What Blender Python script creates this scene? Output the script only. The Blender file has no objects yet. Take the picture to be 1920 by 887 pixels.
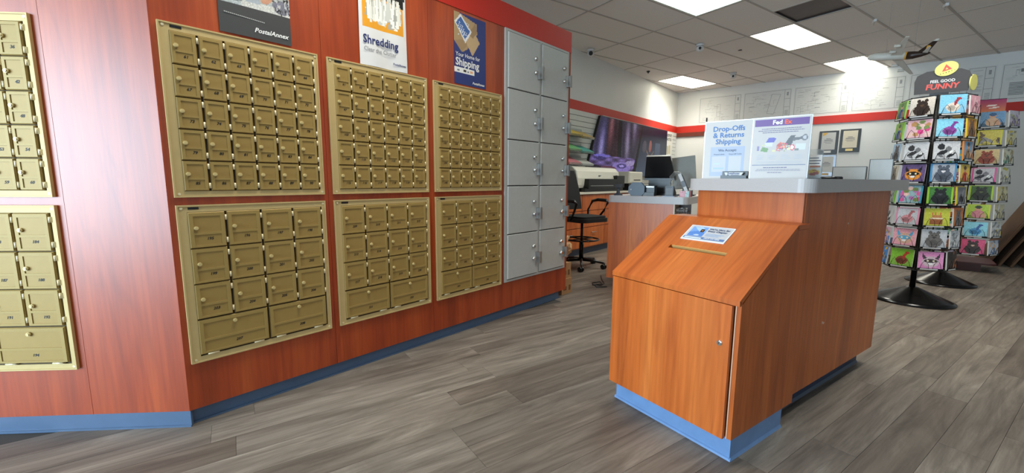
import bpy, bmesh, math, random
import numpy as np
from mathutils import Vector, Matrix, Euler
random.seed(7)
rng = np.random.default_rng(7)
SC = bpy.context.scene
COL = SC.collection
PI = math.pi

# ------------------------------------------------------------------ camera
F_PX, PITCH, ROLL, CAM_H = 782.28, 0.1358, 0.0056, 1.10
cam_data = bpy.data.cameras.new('camera')
cam_data.sensor_fit = 'HORIZONTAL'
cam_data.sensor_width = 36.0
cam_data.lens = 36.0 * F_PX / 1920.0
cam_data.clip_start = 0.05
cam = bpy.data.objects.new('camera', cam_data)
COL.objects.link(cam)
_F = Vector((0, math.cos(PITCH), -math.sin(PITCH)))
_U0 = Vector((0, math.sin(PITCH), math.cos(PITCH)))
_R0 = Vector((1, 0, 0))
_R = _R0 * math.cos(ROLL) + _U0 * math.sin(ROLL)
_U = _U0 * math.cos(ROLL) - _R0 * math.sin(ROLL)
_m = Matrix((_R, _U, -_F)).transposed().to_4x4()
_m.translation = Vector((0, 0, CAM_H))
cam.matrix_world = _m
SC.camera = cam

# ------------------------------------------------------------------ world, exposure
world = bpy.data.worlds.new('world')
SC.world = world
world.use_nodes = True
world.node_tree.nodes['Background'].inputs[0].default_value = (0.75, 0.86, 1.0, 1)
world.node_tree.nodes['Background'].inputs[1].default_value = 1.0
SC.view_settings.view_transform = 'Standard'
SC.view_settings.look = 'None'
SC.view_settings.gamma = 1.0
SC.view_settings.use_curve_mapping = False
SC.view_settings.exposure = 0.57

# ------------------------------------------------------------------ frames (origin, angle): local x along the wall, local y into it
def frame(o, a): return (o[0], o[1], a)
FM = frame((-1.4272, 1.7302), 0.8314)      # face with the mailbox banks
FL = frame((-1.4272, 1.7302), 0.0732)      # face turned to the viewer
FB = frame((0.5002, 1.9965), -0.9804)      # drop box and service counter
FW = frame((3.825, 9.999), 0.8485)         # far side wall
FK = frame((3.825, 9.999), -0.6926)        # back wall
FG = frame((3.259, 6.146), 0.5904)         # ceiling grid and floor planks
FC2 = frame((0.981, 4.24), -0.62)          # work counter
ZC = 3.10

def wp(fr, x, y, z=0.0):
    c, s = math.cos(fr[2]), math.sin(fr[2])
    return Vector((fr[0] + x * c - y * s, fr[1] + x * s + y * c, z))
def to_local(fr, p):
    c, s = math.cos(fr[2]), math.sin(fr[2])
    dx, dy = p[0] - fr[0], p[1] - fr[1]
    return dx * c + dy * s, -dx * s + dy * c

# daylight: the storefront glazing behind the viewer (5.5 m behind the viewer, parallel to the counter front)
SF_D = 5.5
def storefront_point(t, z):
    gx, gy = math.cos(0.5904), math.sin(0.5904)
    ex, ey = gy, -gx
    return Vector((-SF_D * gx + t * ex, -SF_D * gy + t * ey, z))
WIN = [(-2.35, -0.95), (-0.85, 0.65)]
WIN_L = 15.5
for i, (t0, t1) in enumerate(WIN):
    ld = bpy.data.lights.new('daylight', 'AREA')
    ld.shape = 'RECTANGLE'
    ld.size = t1 - t0
    ld.size_y = 2.6
    ld.energy = WIN_L * PI * (t1 - t0) * 2.6
    ld.color = (0.62, 0.83, 1.0)
    lo = bpy.data.objects.new('daylight', ld)
    COL.objects.link(lo)
    lo.location = storefront_point((t0 + t1) / 2, 1.42)
    d = Vector((math.cos(0.5904), math.sin(0.5904), 0))
    lo.rotation_euler = d.to_track_quat('-Z', 'Y').to_euler()

# ------------------------------------------------------------------ materials
def srgb(r, g, b):
    f = lambda c: (c / 255) / 12.92 if c / 255 <= 0.04045 else ((c / 255 + 0.055) / 1.055) ** 2.4
    return (f(r), f(g), f(b), 1.0)
_mc = {}
def mat(name, rgb, rough=0.5, metal=0.0, spec=0.5, emit=None, noise=None, alpha=None, trans=None, bump=None):
    if name in _mc: return _mc[name]
    m = bpy.data.materials.new(name); m.use_nodes = True
    nt = m.node_tree; b = nt.nodes['Principled BSDF']
    col = srgb(*rgb)
    b.inputs['Base Color'].default_value = col
    b.inputs['Roughness'].default_value = rough
    b.inputs['Metallic'].default_value = metal
    b.inputs['Specular IOR Level'].default_value = spec
    if emit:
        b.inputs['Emission Color'].default_value = srgb(*emit[0]); b.inputs['Emission Strength'].default_value = emit[1]
    if alpha is not None: b.inputs['Alpha'].default_value = alpha
    if trans is not None: b.inputs['Transmission Weight'].default_value = trans
    sc, amt = noise if noise else (40.0, 0.06)
    tc = nt.nodes.new('ShaderNodeTexCoord'); n = nt.nodes.new('ShaderNodeTexNoise')
    n.inputs['Scale'].default_value = sc; n.inputs['Detail'].default_value = 4
    nt.links.new(tc.outputs['Object'], n.inputs['Vector'])
    mx = nt.nodes.new('ShaderNodeMix'); mx.data_type = 'RGBA'
    mx.inputs[6].default_value = tuple(c * (1 - amt) for c in col[:3]) + (1,)
    mx.inputs[7].default_value = tuple(min(1, c * (1 + amt)) for c in col[:3]) + (1,)
    nt.links.new(n.outputs['Fac'], mx.inputs[0]); nt.links.new(mx.outputs[2], b.inputs['Base Color'])
    if bump:
        bp = nt.nodes.new('ShaderNodeBump'); bp.inputs['Strength'].default_value = bump[1]; bp.inputs['Distance'].default_value = 0.002
        n2 = nt.nodes.new('ShaderNodeTexNoise'); n2.inputs['Scale'].default_value = bump[0]; n2.inputs['Detail'].default_value = 3
        nt.links.new(tc.outputs['Object'], n2.inputs['Vector'])
        nt.links.new(n2.outputs['Fac'], bp.inputs['Height']); nt.links.new(bp.outputs['Normal'], b.inputs['Normal'])
    _mc[name] = m
    return m

def ramp(nt, stops):
    r = nt.nodes.new('ShaderNodeValToRGB')
    el = r.color_ramp.elements
    el[0].position, el[0].color = stops[0][0], stops[0][1]
    el[1].position, el[1].color = stops[-1][0], stops[-1][1]
    for p, c in stops[1:-1]:
        e = el.new(p); e.color = c
    return r

def wood(name, scale, dark, mid, light, rough=0.34):
    if name in _mc: return _mc[name]
    m = bpy.data.materials.new(name); m.use_nodes = True
    nt = m.node_tree; b = nt.nodes['Principled BSDF']; L = nt.links.new
    tc = nt.nodes.new('ShaderNodeTexCoord')
    mp = nt.nodes.new('ShaderNodeMapping'); mp.inputs['Scale'].default_value = scale
    L(tc.outputs['Object'], mp.inputs['Vector'])
    n1 = nt.nodes.new('ShaderNodeTexNoise'); n1.inputs['Scale'].default_value = 7; n1.inputs['Detail'].default_value = 7
    n1.inputs['Roughness'].default_value = 0.62; n1.inputs['Distortion'].default_value = 0.5
    L(mp.outputs['Vector'], n1.inputs['Vector'])
    r1 = ramp(nt, [(0.3, srgb(*dark)), (0.5, srgb(*mid)), (0.72, srgb(*light))])
    L(n1.outputs['Fac'], r1.inputs['Fac'])
    n2 = nt.nodes.new('ShaderNodeTexNoise'); n2.inputs['Scale'].default_value = 70; n2.inputs['Detail'].default_value = 4
    L(mp.outputs['Vector'], n2.inputs['Vector'])
    r2 = ramp(nt, [(0.32, (0.72, 0.68, 0.66, 1)), (0.6, (1, 1, 1, 1))])
    L(n2.outputs['Fac'], r2.inputs['Fac'])
    mp3 = nt.nodes.new('ShaderNodeMapping'); mp3.inputs['Scale'].default_value = tuple(1.0 if c == 1 else .16 for c in scale)
    L(tc.outputs['Object'], mp3.inputs['Vector'])
    n3 = nt.nodes.new('ShaderNodeTexNoise'); n3.inputs['Scale'].default_value = 3.2; n3.inputs['Detail'].default_value = 2; n3.inputs['Distortion'].default_value = .4
    L(mp3.outputs['Vector'], n3.inputs['Vector'])
    sn = nt.nodes.new('ShaderNodeMath'); sn.operation = 'MULTIPLY'; sn.inputs[1].default_value = 70
    L(n3.outputs['Fac'], sn.inputs[0])
    si = nt.nodes.new('ShaderNodeMath'); si.operation = 'SINE'; L(sn.outputs[0], si.inputs[0])
    r3 = ramp(nt, [(0.0, (0.86, 0.82, 0.80, 1)), (0.45, (1, 1, 1, 1))])
    mr = nt.nodes.new('ShaderNodeMapRange'); mr.inputs[1].default_value = -1; mr.inputs[2].default_value = 1
    L(si.outputs[0], mr.inputs[0]); L(mr.outputs[0], r3.inputs['Fac'])
    mx0 = nt.nodes.new('ShaderNodeMix'); mx0.data_type = 'RGBA'; mx0.blend_type = 'MULTIPLY'; mx0.inputs[0].default_value = 0.7
    L(r1.outputs['Color'], mx0.inputs[6]); L(r3.outputs['Color'], mx0.inputs[7])
    mx = nt.nodes.new('ShaderNodeMix'); mx.data_type = 'RGBA'; mx.blend_type = 'MULTIPLY'; mx.inputs[0].default_value = 0.6
    L(mx0.outputs[2], mx.inputs[6]); L(r2.outputs['Color'], mx.inputs[7])
    L(mx.outputs[2], b.inputs['Base Color'])
    b.inputs['Roughness'].default_value = rough
    _mc[name] = m
    return m

CHERRY = dict(dark=(160, 76, 28), mid=(192, 98, 38), light=(210, 118, 52))
WOOD_V = wood('cherry_laminate_upright', (1, 1, 0.05), **CHERRY)
WOOD_S = wood('cherry_laminate_sloped', (1, 0.06, 0.06), **CHERRY)
WOOD_D = WOOD_V
WOOD_P = wood('redder_cherry_laminate', (1, 1, 0.05), (140, 50, 15), (168, 65, 20), (186, 82, 32), 0.36)
WOOD_P.node_tree.nodes['Principled BSDF'].inputs['Specular IOR Level'].default_value = 0.7

def plank_mat():
    m = bpy.data.materials.new('grey_oak_vinyl'); m.use_nodes = True
    nt = m.node_tree; b = nt.nodes['Principled BSDF']; L = nt.links.new
    tc = nt.nodes.new('ShaderNodeTexCoord'); oi = nt.nodes.new('ShaderNodeObjectInfo')
    ge = nt.nodes.new('ShaderNodeNewGeometry')
    ad = nt.nodes.new('ShaderNodeMath'); ad.operation = 'ADD'
    L(oi.outputs['Random'], ad.inputs[0]); L(ge.outputs['Random Per Island'], ad.inputs[1])
    fr = nt.nodes.new('ShaderNodeMath'); fr.operation = 'FRACT'; L(ad.outputs[0], fr.inputs[0])
    off = nt.nodes.new('ShaderNodeMath'); off.operation = 'MULTIPLY'; off.inputs[1].default_value = 40
    L(fr.outputs[0], off.inputs[0])
    va = nt.nodes.new('ShaderNodeVectorMath'); va.operation = 'ADD'
    L(tc.outputs['Object'], va.inputs[0]); L(off.outputs[0], va.inputs[1])
    mp = nt.nodes.new('ShaderNodeMapping'); mp.inputs['Scale'].default_value = (0.13, 1, 1)
    L(va.outputs[0], mp.inputs['Vector'])
    n1 = nt.nodes.new('ShaderNodeTexNoise'); n1.inputs['Scale'].default_value = 9; n1.inputs['Detail'].default_value = 8
    n1.inputs['Roughness'].default_value = 0.66; n1.inputs['Distortion'].default_value = 1.2
    L(mp.outputs['Vector'], n1.inputs['Vector'])
    r1 = ramp(nt, [(0.28, srgb(88, 80, 73)), (0.46, srgb(116, 107, 98)), (0.58, srgb(132, 123, 113)), (0.74, srgb(160, 151, 140))])
    L(n1.outputs['Fac'], r1.inputs['Fac'])
    mp2 = nt.nodes.new('ShaderNodeMapping'); mp2.inputs['Scale'].default_value = (0.05, 1, 1)
    L(va.outputs[0], mp2.inputs['Vector'])
    n2 = nt.nodes.new('ShaderNodeTexNoise'); n2.inputs['Scale'].default_value = 55; n2.inputs['Detail'].default_value = 5
    n2.inputs['Distortion'].default_value = 0.6
    L(mp2.outputs['Vector'], n2.inputs['Vector'])
    r2 = ramp(nt, [(0.34, (0.55, 0.53, 0.52, 1)), (0.56, (1, 1, 1, 1))])
    L(n2.outputs['Fac'], r2.inputs['Fac'])
    mx = nt.nodes.new('ShaderNodeMix'); mx.data_type = 'RGBA'; mx.blend_type = 'MULTIPLY'; mx.inputs[0].default_value = 0.55
    L(r1.outputs['Color'], mx.inputs[6]); L(r2.outputs['Color'], mx.inputs[7])
    tone = ramp(nt, [(0.0, (0.68, 0.63, 0.60, 1)), (0.3, (0.88, 0.85, 0.82, 1)), (0.7, (0.98, 0.97, 0.95, 1)), (1.0, (1.12, 1.10, 1.07, 1))])
    L(fr.outputs[0], tone.inputs['Fac'])
    mx2 = nt.nodes.new('ShaderNodeMix'); mx2.data_type = 'RGBA'; mx2.blend_type = 'MULTIPLY'; mx2.inputs[0].default_value = 1.0
    L(mx.outputs[2], mx2.inputs[6]); L(tone.outputs['Color'], mx2.inputs[7])
    L(mx2.outputs[2], b.inputs['Base Color'])
    b.inputs['Roughness'].default_value = 0.5; b.inputs['Specular IOR Level'].default_value = 0.35
    bp = nt.nodes.new('ShaderNodeBump'); bp.inputs['Strength'].default_value = 0.25; bp.inputs['Distance'].default_value = 0.001
    L(n2.outputs['Fac'], bp.inputs['Height']); L(bp.outputs['Normal'], b.inputs['Normal'])
    return m
PLANK = plank_mat()

def print_mat():
    m = bpy.data.materials.new('printed_paper'); m.use_nodes = True
    nt = m.node_tree; b = nt.nodes['Principled BSDF']
    a = nt.nodes.new('ShaderNodeVertexColor'); a.layer_name = 'Col'
    nt.links.new(a.outputs['Color'], b.inputs['Base Color'])
    b.inputs['Roughness'].default_value = 0.4
    return m
PRINT = print_mat()

WHITE = mat('white_paper', (212, 212, 210), 0.6)
BLACK = mat('black_plastic', (18, 18, 20), 0.35)
BLACKM = mat('black_satin_steel', (22, 22, 23), 0.25, 0.3)
STEEL = mat('brushed_steel', (190, 190, 188), 0.3, 1.0)
CHROME = mat('polished_chrome', (225, 225, 225), 0.12, 1.0)
RED = mat('red_paint', (192, 38, 20), 0.5)
WALLW = mat('white_wall_paint', (218, 220, 218), 0.55, noise=(3.0, 0.03), bump=(60, 0.15))
VINYL = mat('slate_blue_vinyl', (80, 102, 130), 0.4, noise=(9.0, 0.12))
GOLD_F = mat('champagne_anodised_frame', (200, 176, 122), 0.5, 0.1, .3)
GOLD_D = mat('olive_gold_door', (160, 132, 74), 0.5, 0.1, .35)
GOLD_R = mat('gold_door_relief', (162, 136, 78), 0.5, 0.1, .35, noise=(700, 0.25))
GOLD_H = mat('bright_brass_hinge', (240, 226, 186), 0.3, 0.4)
GOLD_K = mat('dark_recess_gold', (60, 46, 22), 0.6, 0.2)
LOCKER = mat('grey_enamelled_steel', (186, 188, 184), 0.4)
LOCKER_F = mat('grey_locker_frame', (178, 181, 178), 0.4)
INK = mat('black_ink', (24, 22, 20), 0.6)
NAVY = mat('navy_ink', (34, 44, 104), 0.5)
COUNTER = mat('white_speckled_laminate', (172, 166, 163), 0.35, noise=(300, 0.1))
KRAFT = mat('brown_corrugated_board', (176, 138, 96), 0.8)
CEIL = mat('mineral_ceiling_tile', (226, 224, 220), 0.9, noise=(60, 0.05), bump=(90, 0.4))
TBAR = mat('painted_grid_bar', (176, 172, 166), 0.6)

# ------------------------------------------------------------------ mesh builder
class MB:
    def __init__(s): s.v, s.f, s.sm = [], [], []
    def add(s, vs, fs, M=None, smooth=False):
        o = len(s.v)
        for p in vs:
            p = Vector(p)
            s.v.append(tuple(M @ p) if M is not None else tuple(p))
        for q in fs:
            s.f.append(tuple(i + o for i in q)); s.sm.append(smooth)
        return s
    def box(s, x0, x1, y0, y1, z0, z1, M=None):
        vs = [(x0, y0, z0), (x1, y0, z0), (x1, y1, z0), (x0, y1, z0), (x0, y0, z1), (x1, y0, z1), (x1, y1, z1), (x0, y1, z1)]
        return s.add(vs, [(0, 3, 2, 1), (4, 5, 6, 7), (0, 1, 5, 4), (1, 2, 6, 5), (2, 3, 7, 6), (3, 0, 4, 7)], M)
    def bev(s, x0, x1, y0, y1, z0, z1, c, M=None):   # box whose front (-y) edges are chamfered by c
        vs = [(x0, y0 + c, z0), (x1, y0 + c, z0), (x1, y1, z0), (x0, y1, z0), (x0, y0 + c, z1), (x1, y0 + c, z1), (x1, y1, z1), (x0, y1, z1),
              (x0 + c, y0, z0 + c), (x1 - c, y0, z0 + c), (x1 - c, y0, z1 - c), (x0 + c, y0, z1 - c)]
        return s.add(vs, [(0, 3, 2, 1), (4, 5, 6, 7), (1, 2, 6, 5), (2, 3, 7, 6), (3, 0, 4, 7), (8, 9, 10, 11), (0, 1, 9, 8), (1, 5, 10, 9), (5, 4, 11, 10), (4, 0, 8, 11)], M)
    def prism(s, poly, a0, a1, axis='z', M=None, smooth=False):   # counter-clockwise 2d polygon extruded along an axis
        n = len(poly)
        def P(u, w, a):
            return (u, w, a) if axis == 'z' else ((a, u, w) if axis == 'x' else (u, a, w))
        vs = [P(u, w, a0) for u, w in poly] + [P(u, w, a1) for u, w in poly]
        fs = [tuple(range(n - 1, -1, -1)), tuple(range(n, 2 * n))]
        if axis == 'y': fs = [tuple(range(n)), tuple(range(2 * n - 1, n - 1, -1))]
        s.add(vs, fs, M)
        side = []
        for i in range(n):
            j = (i + 1) % n
            q = (i, j, j + n, i + n)
            side.append(q if axis != 'y' else q[::-1])
        o = len(s.v) - 2 * n
        for q in side: s.f.append(tuple(i + o for i in q)); s.sm.append(smooth)
        return s
    def cyl(s, c, r, h, axis='z', n=16, r2=None, M=None, smooth=True):   # from c along axis by h
        r2 = r if r2 is None else r2
        vs = []
        for rr, a in ((r, 0), (r2, h)):
            for i in range(n):
                t = 2 * PI * i / n; u, w = rr * math.cos(t), rr * math.sin(t)
                vs.append((c[0] + u, c[1] + w, c[2] + a) if axis == 'z' else ((c[0] + a, c[1] + u, c[2] + w) if axis == 'x' else (c[0] + w, c[1] + a, c[2] + u)))
        s.add(vs, [tuple(range(n - 1, -1, -1)), tuple(range(n, 2 * n))], M)
        o = len(s.v) - 2 * n
        for i in range(n):
            j = (i + 1) % n
            s.f.append((o + i, o + j, o + j + n, o + i + n)); s.sm.append(smooth)
        return s
    def tube(s, pts, r, n=8, M=None, closed=False):
        pts = [Vector(p) for p in pts]
        k = len(pts); rings = []
        up = Vector((0.13, 0.31, 0.94)).normalized()
        for i, p in enumerate(pts):
            a = pts[(i - 1) % k] if (i > 0 or closed) else p
            b = pts[(i + 1) % k] if (i < k - 1 or closed) else p
            t = (b - a).normalized()
            if abs(t.dot(up)) > 0.95: u = t.cross(Vector((1, 0.2, 0))).normalized()
            else: u = t.cross(up).normalized()
            w = t.cross(u)
            rr = r[i] if isinstance(r, (list, tuple)) else r
            rings.append([p + u * rr * math.cos(2 * PI * q / n) + w * rr * math.sin(2 * PI * q / n) for q in range(n)])
        vs = [p for g in rings for p in g]; fs = []
        for i in range(k if closed else k - 1):
            j = (i + 1) % k
            for q in range(n):
                fs.append((i * n + q, i * n + (q + 1) % n, j * n + (q + 1) % n, j * n + q))
        if not closed: fs += [tuple(range(n - 1, -1, -1)), tuple(range((k - 1) * n, k * n))]
        return s.add(vs, fs, M, True)
    def lathe(s, prof, c=(0, 0, 0), n=32, M=None):
        vs = []; fs = []
        for r, z in prof:
            for i in range(n):
                t = 2 * PI * i / n
                vs.append((c[0] + r * math.cos(t), c[1] + r * math.sin(t), c[2] + z))
        for k in range(len(prof) - 1):
            for i in range(n):
                j = (i + 1) % n
                fs.append((k * n + i, k * n + j, (k + 1) * n + j, (k + 1) * n + i))
        fs += [tuple(range(n - 1, -1, -1)), tuple(range((len(prof) - 1) * n, len(prof) * n))]
        return s.add(vs, fs, M, True)
    def ball(s, c, rx, ry=None, rz=None, n=14, m=8, M=None):
        ry = ry or rx; rz = rz or rx
        vs = [(c[0], c[1], c[2] - rz)]; fs = []
        for k in range(1, m):
            ph = -PI / 2 + PI * k / m
            for i in range(n):
                t = 2 * PI * i / n
                vs.append((c[0] + rx * math.cos(ph) * math.cos(t), c[1] + ry * math.cos(ph) * math.sin(t), c[2] + rz * math.sin(ph)))
        vs.append((c[0], c[1], c[2] + rz))
        for i in range(n): fs.append((0, 1 + (i + 1) % n, 1 + i))
        for k in range(m - 2):
            for i in range(n):
                a = 1 + k * n + i; b = 1 + k * n + (i + 1) % n
                fs.append((a, b, b + n, a + n))
        o = 1 + (m - 2) * n
        for i in range(n): fs.append((o + i, o + (i + 1) % n, len(vs) - 1))
        return s.add(vs, fs, M, True)
    def mesh(s, name, material):
        me = bpy.data.meshes.new(name)
        me.from_pydata(s.v, [], s.f)
        me.polygons.foreach_set('use_smooth', s.sm)
        me.materials.append(material)
        me.update()
        return me

def link(name, data, parent=None, loc=None, rot=None):
    o = bpy.data.objects.new(name, data)
    COL.objects.link(o)
    if parent is not None: o.parent = parent
    if loc is not None: o.location = loc
    if rot is not None: o.rotation_euler = rot
    return o
def part(name, mb, material, parent, label=None, loc=None, rot=None):
    o = link(name, mb.mesh(name, material), parent, loc, rot)
    if label: o['label'] = label
    return o
def thing(name, label, cat, loc=(0, 0, 0), rz=0.0, group=None, rot=None):
    o = link(name, None, None, loc, rot if rot is not None else (0, 0, rz))
    o.empty_display_size = 0.1
    o['label'] = label; o['category'] = cat
    if group: o['group'] = group
    return o
def single(name, mb, material, label, cat, loc=(0, 0, 0), rz=0.0, group=None, rot=None):
    o = link(name, mb.mesh(name, material), None, loc, rot if rot is not None else (0, 0, rz))
    o['label'] = label; o['category'] = cat
    if group: o['group'] = group
    return o
def structure(name, loc=(0, 0, 0), rz=0.0, mb=None, material=None):
    o = link(name, mb.mesh(name, material) if mb else None, None, loc, (0, 0, rz))
    o['kind'] = 'structure'
    return o
def at(fr, x, y, z=0.0): return dict(loc=wp(fr, x, y, z), rz=fr[2])

_tc = {}
def text(body, size, parent, loc, material, name='lettering', align='LEFT', bold=0.0, shear=0.0, rot=(PI / 2, 0, 0), width=None):
    key = (body, size, material.name, align, bold, shear)
    cu = _tc.get(key)
    if cu is None:
        cu = bpy.data.curves.new(name, 'FONT')
        cu.body = body; cu.size = size; cu.align_x = align; cu.align_y = 'CENTER'
        cu.offset = bold; cu.shear = shear; cu.resolution_u = 2
        cu.materials.append(material)
        _tc[key] = cu
    o = link(name, cu, parent, loc, rot)
    if width: o.scale = (width, 1, 1)
    return o

# ------------------------------------------------------------------ printed pictures: a grid of coloured faces
class Pic:
    def __init__(s, nx, ny, bg):
        s.nx, s.ny = nx, ny
        s.U, s.V = np.meshgrid((np.arange(nx) + .5) / nx, (np.arange(ny) + .5) / ny)
        s.a = np.zeros((ny, nx, 3)); s.a[:] = bg
    def m(s, mask, col, k=1.0): s.a[mask] = s.a[mask] * (1 - k) + np.array(col) * k; return s
    def ell(s, cx, cy, rx, ry, col, rot=0.0):
        c, q = math.cos(rot), math.sin(rot); x, y = s.U - cx, s.V - cy
        return s.m(((x * c + y * q) / rx) ** 2 + ((-x * q + y * c) / ry) ** 2 < 1, col)
    def rect(s, u0, u1, v0, v1, col): return s.m((s.U >= u0) & (s.U < u1) & (s.V >= v0) & (s.V < v1), col)
    def poly(s, pts, col):
        ins = np.zeros(s.U.shape, bool); n = len(pts)
        for i in range(n):
            (x1, y1), (x2, y2) = pts[i], pts[(i + 1) % n]
            if y1 == y2: continue
            ins ^= ((s.V < y1) != (s.V < y2)) & (s.U < x1 + (s.V - y1) * (x2 - x1) / (y2 - y1))
        return s.m(ins, col)
    def grad(s, top, bot, v0=0, v1=1):
        k = np.clip((s.V - v0) / (v1 - v0), 0, 1)[..., None]; mk = (s.V >= v0) & (s.V <= v1)
        g = np.array(bot) * (1 - k) + np.array(top) * k; s.a[mk] = g[mk]; return s
    def speck(s, amt, mask=None):
        n = rng.normal(0, amt, (s.ny, s.nx, 1)); d = s.a + n
        if mask is None: s.a = d
        else: s.a[mask] = d[mask]
        return s
    def mesh(s, name, w, h, x0=0.0, z0=0.0, y=0.0, curl=None):
        nx, ny = s.nx, s.ny
        X, Z = np.meshgrid(np.linspace(x0, x0 + w, nx + 1), np.linspace(z0, z0 + h, ny + 1))
        Y = np.full_like(X, y)
        if curl: Y = y + curl(np.linspace(0, 1, nx + 1)[None, :] + 0 * X, np.linspace(0, 1, ny + 1)[:, None] + 0 * X)
        co = np.stack([X, Y, Z], -1).reshape(-1, 3)
        i = (np.arange(ny)[:, None] * (nx + 1) + np.arange(nx)[None, :]).ravel()
        q = np.stack([i, i + 1, i + nx + 2, i + nx + 1], 1)
        me = bpy.data.meshes.new(name)
        me.vertices.add(len(co)); me.vertices.foreach_set('co', co.ravel())
        me.loops.add(len(q) * 4); me.loops.foreach_set('vertex_index', q.ravel().astype(np.int32))
        me.polygons.add(len(q)); me.polygons.foreach_set('loop_start', (np.arange(len(q)) * 4).astype(np.int32))
        me.update()
        c = np.clip(s.a, 0, 255) / 255.0
        lin = np.where(c <= 0.04045, c / 12.92, ((c + 0.055) / 1.055) ** 2.4).reshape(-1, 3)
        rgba = np.concatenate([lin, np.ones((len(lin), 1))], 1).repeat(4, 0).astype(np.float32)
        at_ = me.color_attributes.new('Col', 'FLOAT_COLOR', 'CORNER')
        at_.data.foreach_set('color', rgba.ravel())
        me.materials.append(PRINT)
        return me

# ================================================================== room shell
def line_cross(p, d, q, e):
    den = d[0] * e[1] - d[1] * e[0]
    t = ((q[0] - p[0]) * e[1] - (q[1] - p[1]) * e[0]) / den
    return (p[0] + d[0] * t, p[1] + d[1] * t)
def dirv(a): return (math.cos(a), math.sin(a))
SF = storefront_point(0, 0)
sf_d = (math.sin(0.5904), -math.cos(0.5904))
CORNER = (3.825, 9.999)
RIGHT0 = wp(FK, 8.2, 0)
A_ = line_cross(CORNER, dirv(FW[2]), SF, sf_d)
B_ = (RIGHT0.x, RIGHT0.y)
C_ = line_cross(B_, dirv(FW[2]), SF, sf_d)
ROOM = [CORNER, A_, C_, B_]       # counter-clockwise
def clip(poly, room):
    out = [tuple(p) for p in poly]
    for i in range(len(room)):
        a, b = room[i], room[(i + 1) % len(room)]
        side = lambda p: (b[0] - a[0]) * (p[1] - a[1]) - (b[1] - a[1]) * (p[0] - a[0])
        nxt = []
        for k in range(len(out)):
            p, q = out[k], out[(k + 1) % len(out)]
            sp, sq = side(p), side(q)
            if sp >= 0: nxt.append(p)
            if (sp >= 0) != (sq >= 0):
                t = sp / (sp - sq); nxt.append((p[0] + (q[0] - p[0]) * t, p[1] + (q[1] - p[1]) * t))
        out = nxt
        if len(out) < 3: return []
    return out
def project(p):
    d = Vector(p) - Vector((0, 0, CAM_H)); w = d.dot(_F)
    if w < 0.05: return None
    return 960 + F_PX * d.dot(_R) / w, 443.5 - F_PX * d.dot(_U) / w
def area(poly): return 0.5 * sum(poly[i][0] * poly[(i + 1) % len(poly)][1] - poly[(i + 1) % len(poly)][0] * poly[i][1] for i in range(len(poly)))
if area(ROOM) < 0: ROOM.reverse()
room_big = ROOM
# partition block with the mailboxes (its footprint)
def nrm(fr): return (-math.sin(fr[2]), math.cos(fr[2]))
m_end = wp(FM, 2.866, 0.012)
l_far = line_cross((FL[0], FL[1]), dirv(FL[2]), CORNER, dirv(FW[2]))
L_LEN = math.hypot(l_far[0] - FL[0], l_far[1] - FL[1]) - 0.02

# floor: slab plus planks
fl = MB().prism(ROOM, -0.12, -0.0045)
floor = structure('floor', mb=fl, material=mat('floor_joint', (60, 55, 50), 0.8))
PL, PW = 1.22, 0.153
planks = []
rr = random.Random(3)
for j in range(-60, 62):
    shift = rr.random() * PL
    for i in range(-14, 8):
        x0 = i * PL + shift; y0 = j * PW - 0.03
        pts = [wp(FG, x0 + .0006, y0 + .0006), wp(FG, x0 + PL - .0006, y0 + .0006), wp(FG, x0 + PL - .0006, y0 + PW - .0006), wp(FG, x0 + .0006, y0 + PW - .0006)]
        poly = clip([(p.x, p.y) for p in pts], ROOM)
        if not poly or area(poly) < 0.004: continue
        cx = sum(p[0] for p in poly) / len(poly); cy = sum(p[1] for p in poly) / len(poly)
        mx_, my_ = to_local(FM, (cx, cy)); lx_, ly_ = to_local(FL, (cx, cy))
        if (0.1 < mx_ < 2.7 and 0.12 < my_ < 1.4) or (lx_ < -0.1 and ly_ > 0.12 and my_ > 0.1 and mx_ < 0.3): continue
        full = len(poly) == 4 and abs(area(poly) - (PL - .0012) * (PW - .0012)) < 1e-4
        # how large it shows
        sh = 0.0
        n_in = 0
        for u in (0.05, 0.3, 0.5, 0.7, 0.95):
            for w in (0.1, 0.9):
                q = project(wp(FG, x0 + u * PL, y0 + w * PW))
                if q and -60 < q[0] < 1980 and 0 < q[1] < 960: n_in += 1
        dist = math.hypot(cx, cy)
        sh = area(poly) * CAM_H / max(dist, 0.8) ** 3 * n_in / 10
        bx_, by_ = to_local(FB, (cx, cy))
        if 0.1 < bx_ < 0.55 and 0.1 < by_ < 1.5: sh = 0
        planks.append((sh, full, x0 + PL / 2, y0 + PW / 2, poly))
planks.sort(key=lambda t: -t[0])
pm = MB().box(-PL / 2 + .0006, PL / 2 - .0006, -PW / 2 + .0006, PW / 2 - .0006, -0.0045, 0).mesh('plank', PLANK)
rest = MB()
n_pl = 0
for sh, full, x, y, poly in planks:
    if sh > 0 and n_pl < 300:
        c = wp(FG, x, y)
        if full:
            o = link('plank', pm, floor, c, (0, 0, FG[2]))
        else:
            cc, ss = math.cos(-FG[2]), math.sin(-FG[2])
            lp = [((p[0] - c.x) * cc - (p[1] - c.y) * ss, (p[0] - c.x) * ss + (p[1] - c.y) * cc) for p in poly]
            o = part('plank', MB().prism(lp, -0.0045, 0), PLANK, floor, loc=c, rot=(0, 0, FG[2]))
        n_pl += 1
    else:
        cc, ss = math.cos(-FG[2]), math.sin(-FG[2])
        lp = [((p[0] - FG[0]) * cc - (p[1] - FG[1]) * ss, (p[0] - FG[0]) * ss + (p[1] - FG[1]) * cc) for p in poly]
        rest.prism(lp, -0.0045, 0)
ro = part('far_planking', rest, PLANK, floor, loc=(FG[0], FG[1], 0), rot=(0, 0, FG[2]))
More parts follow.
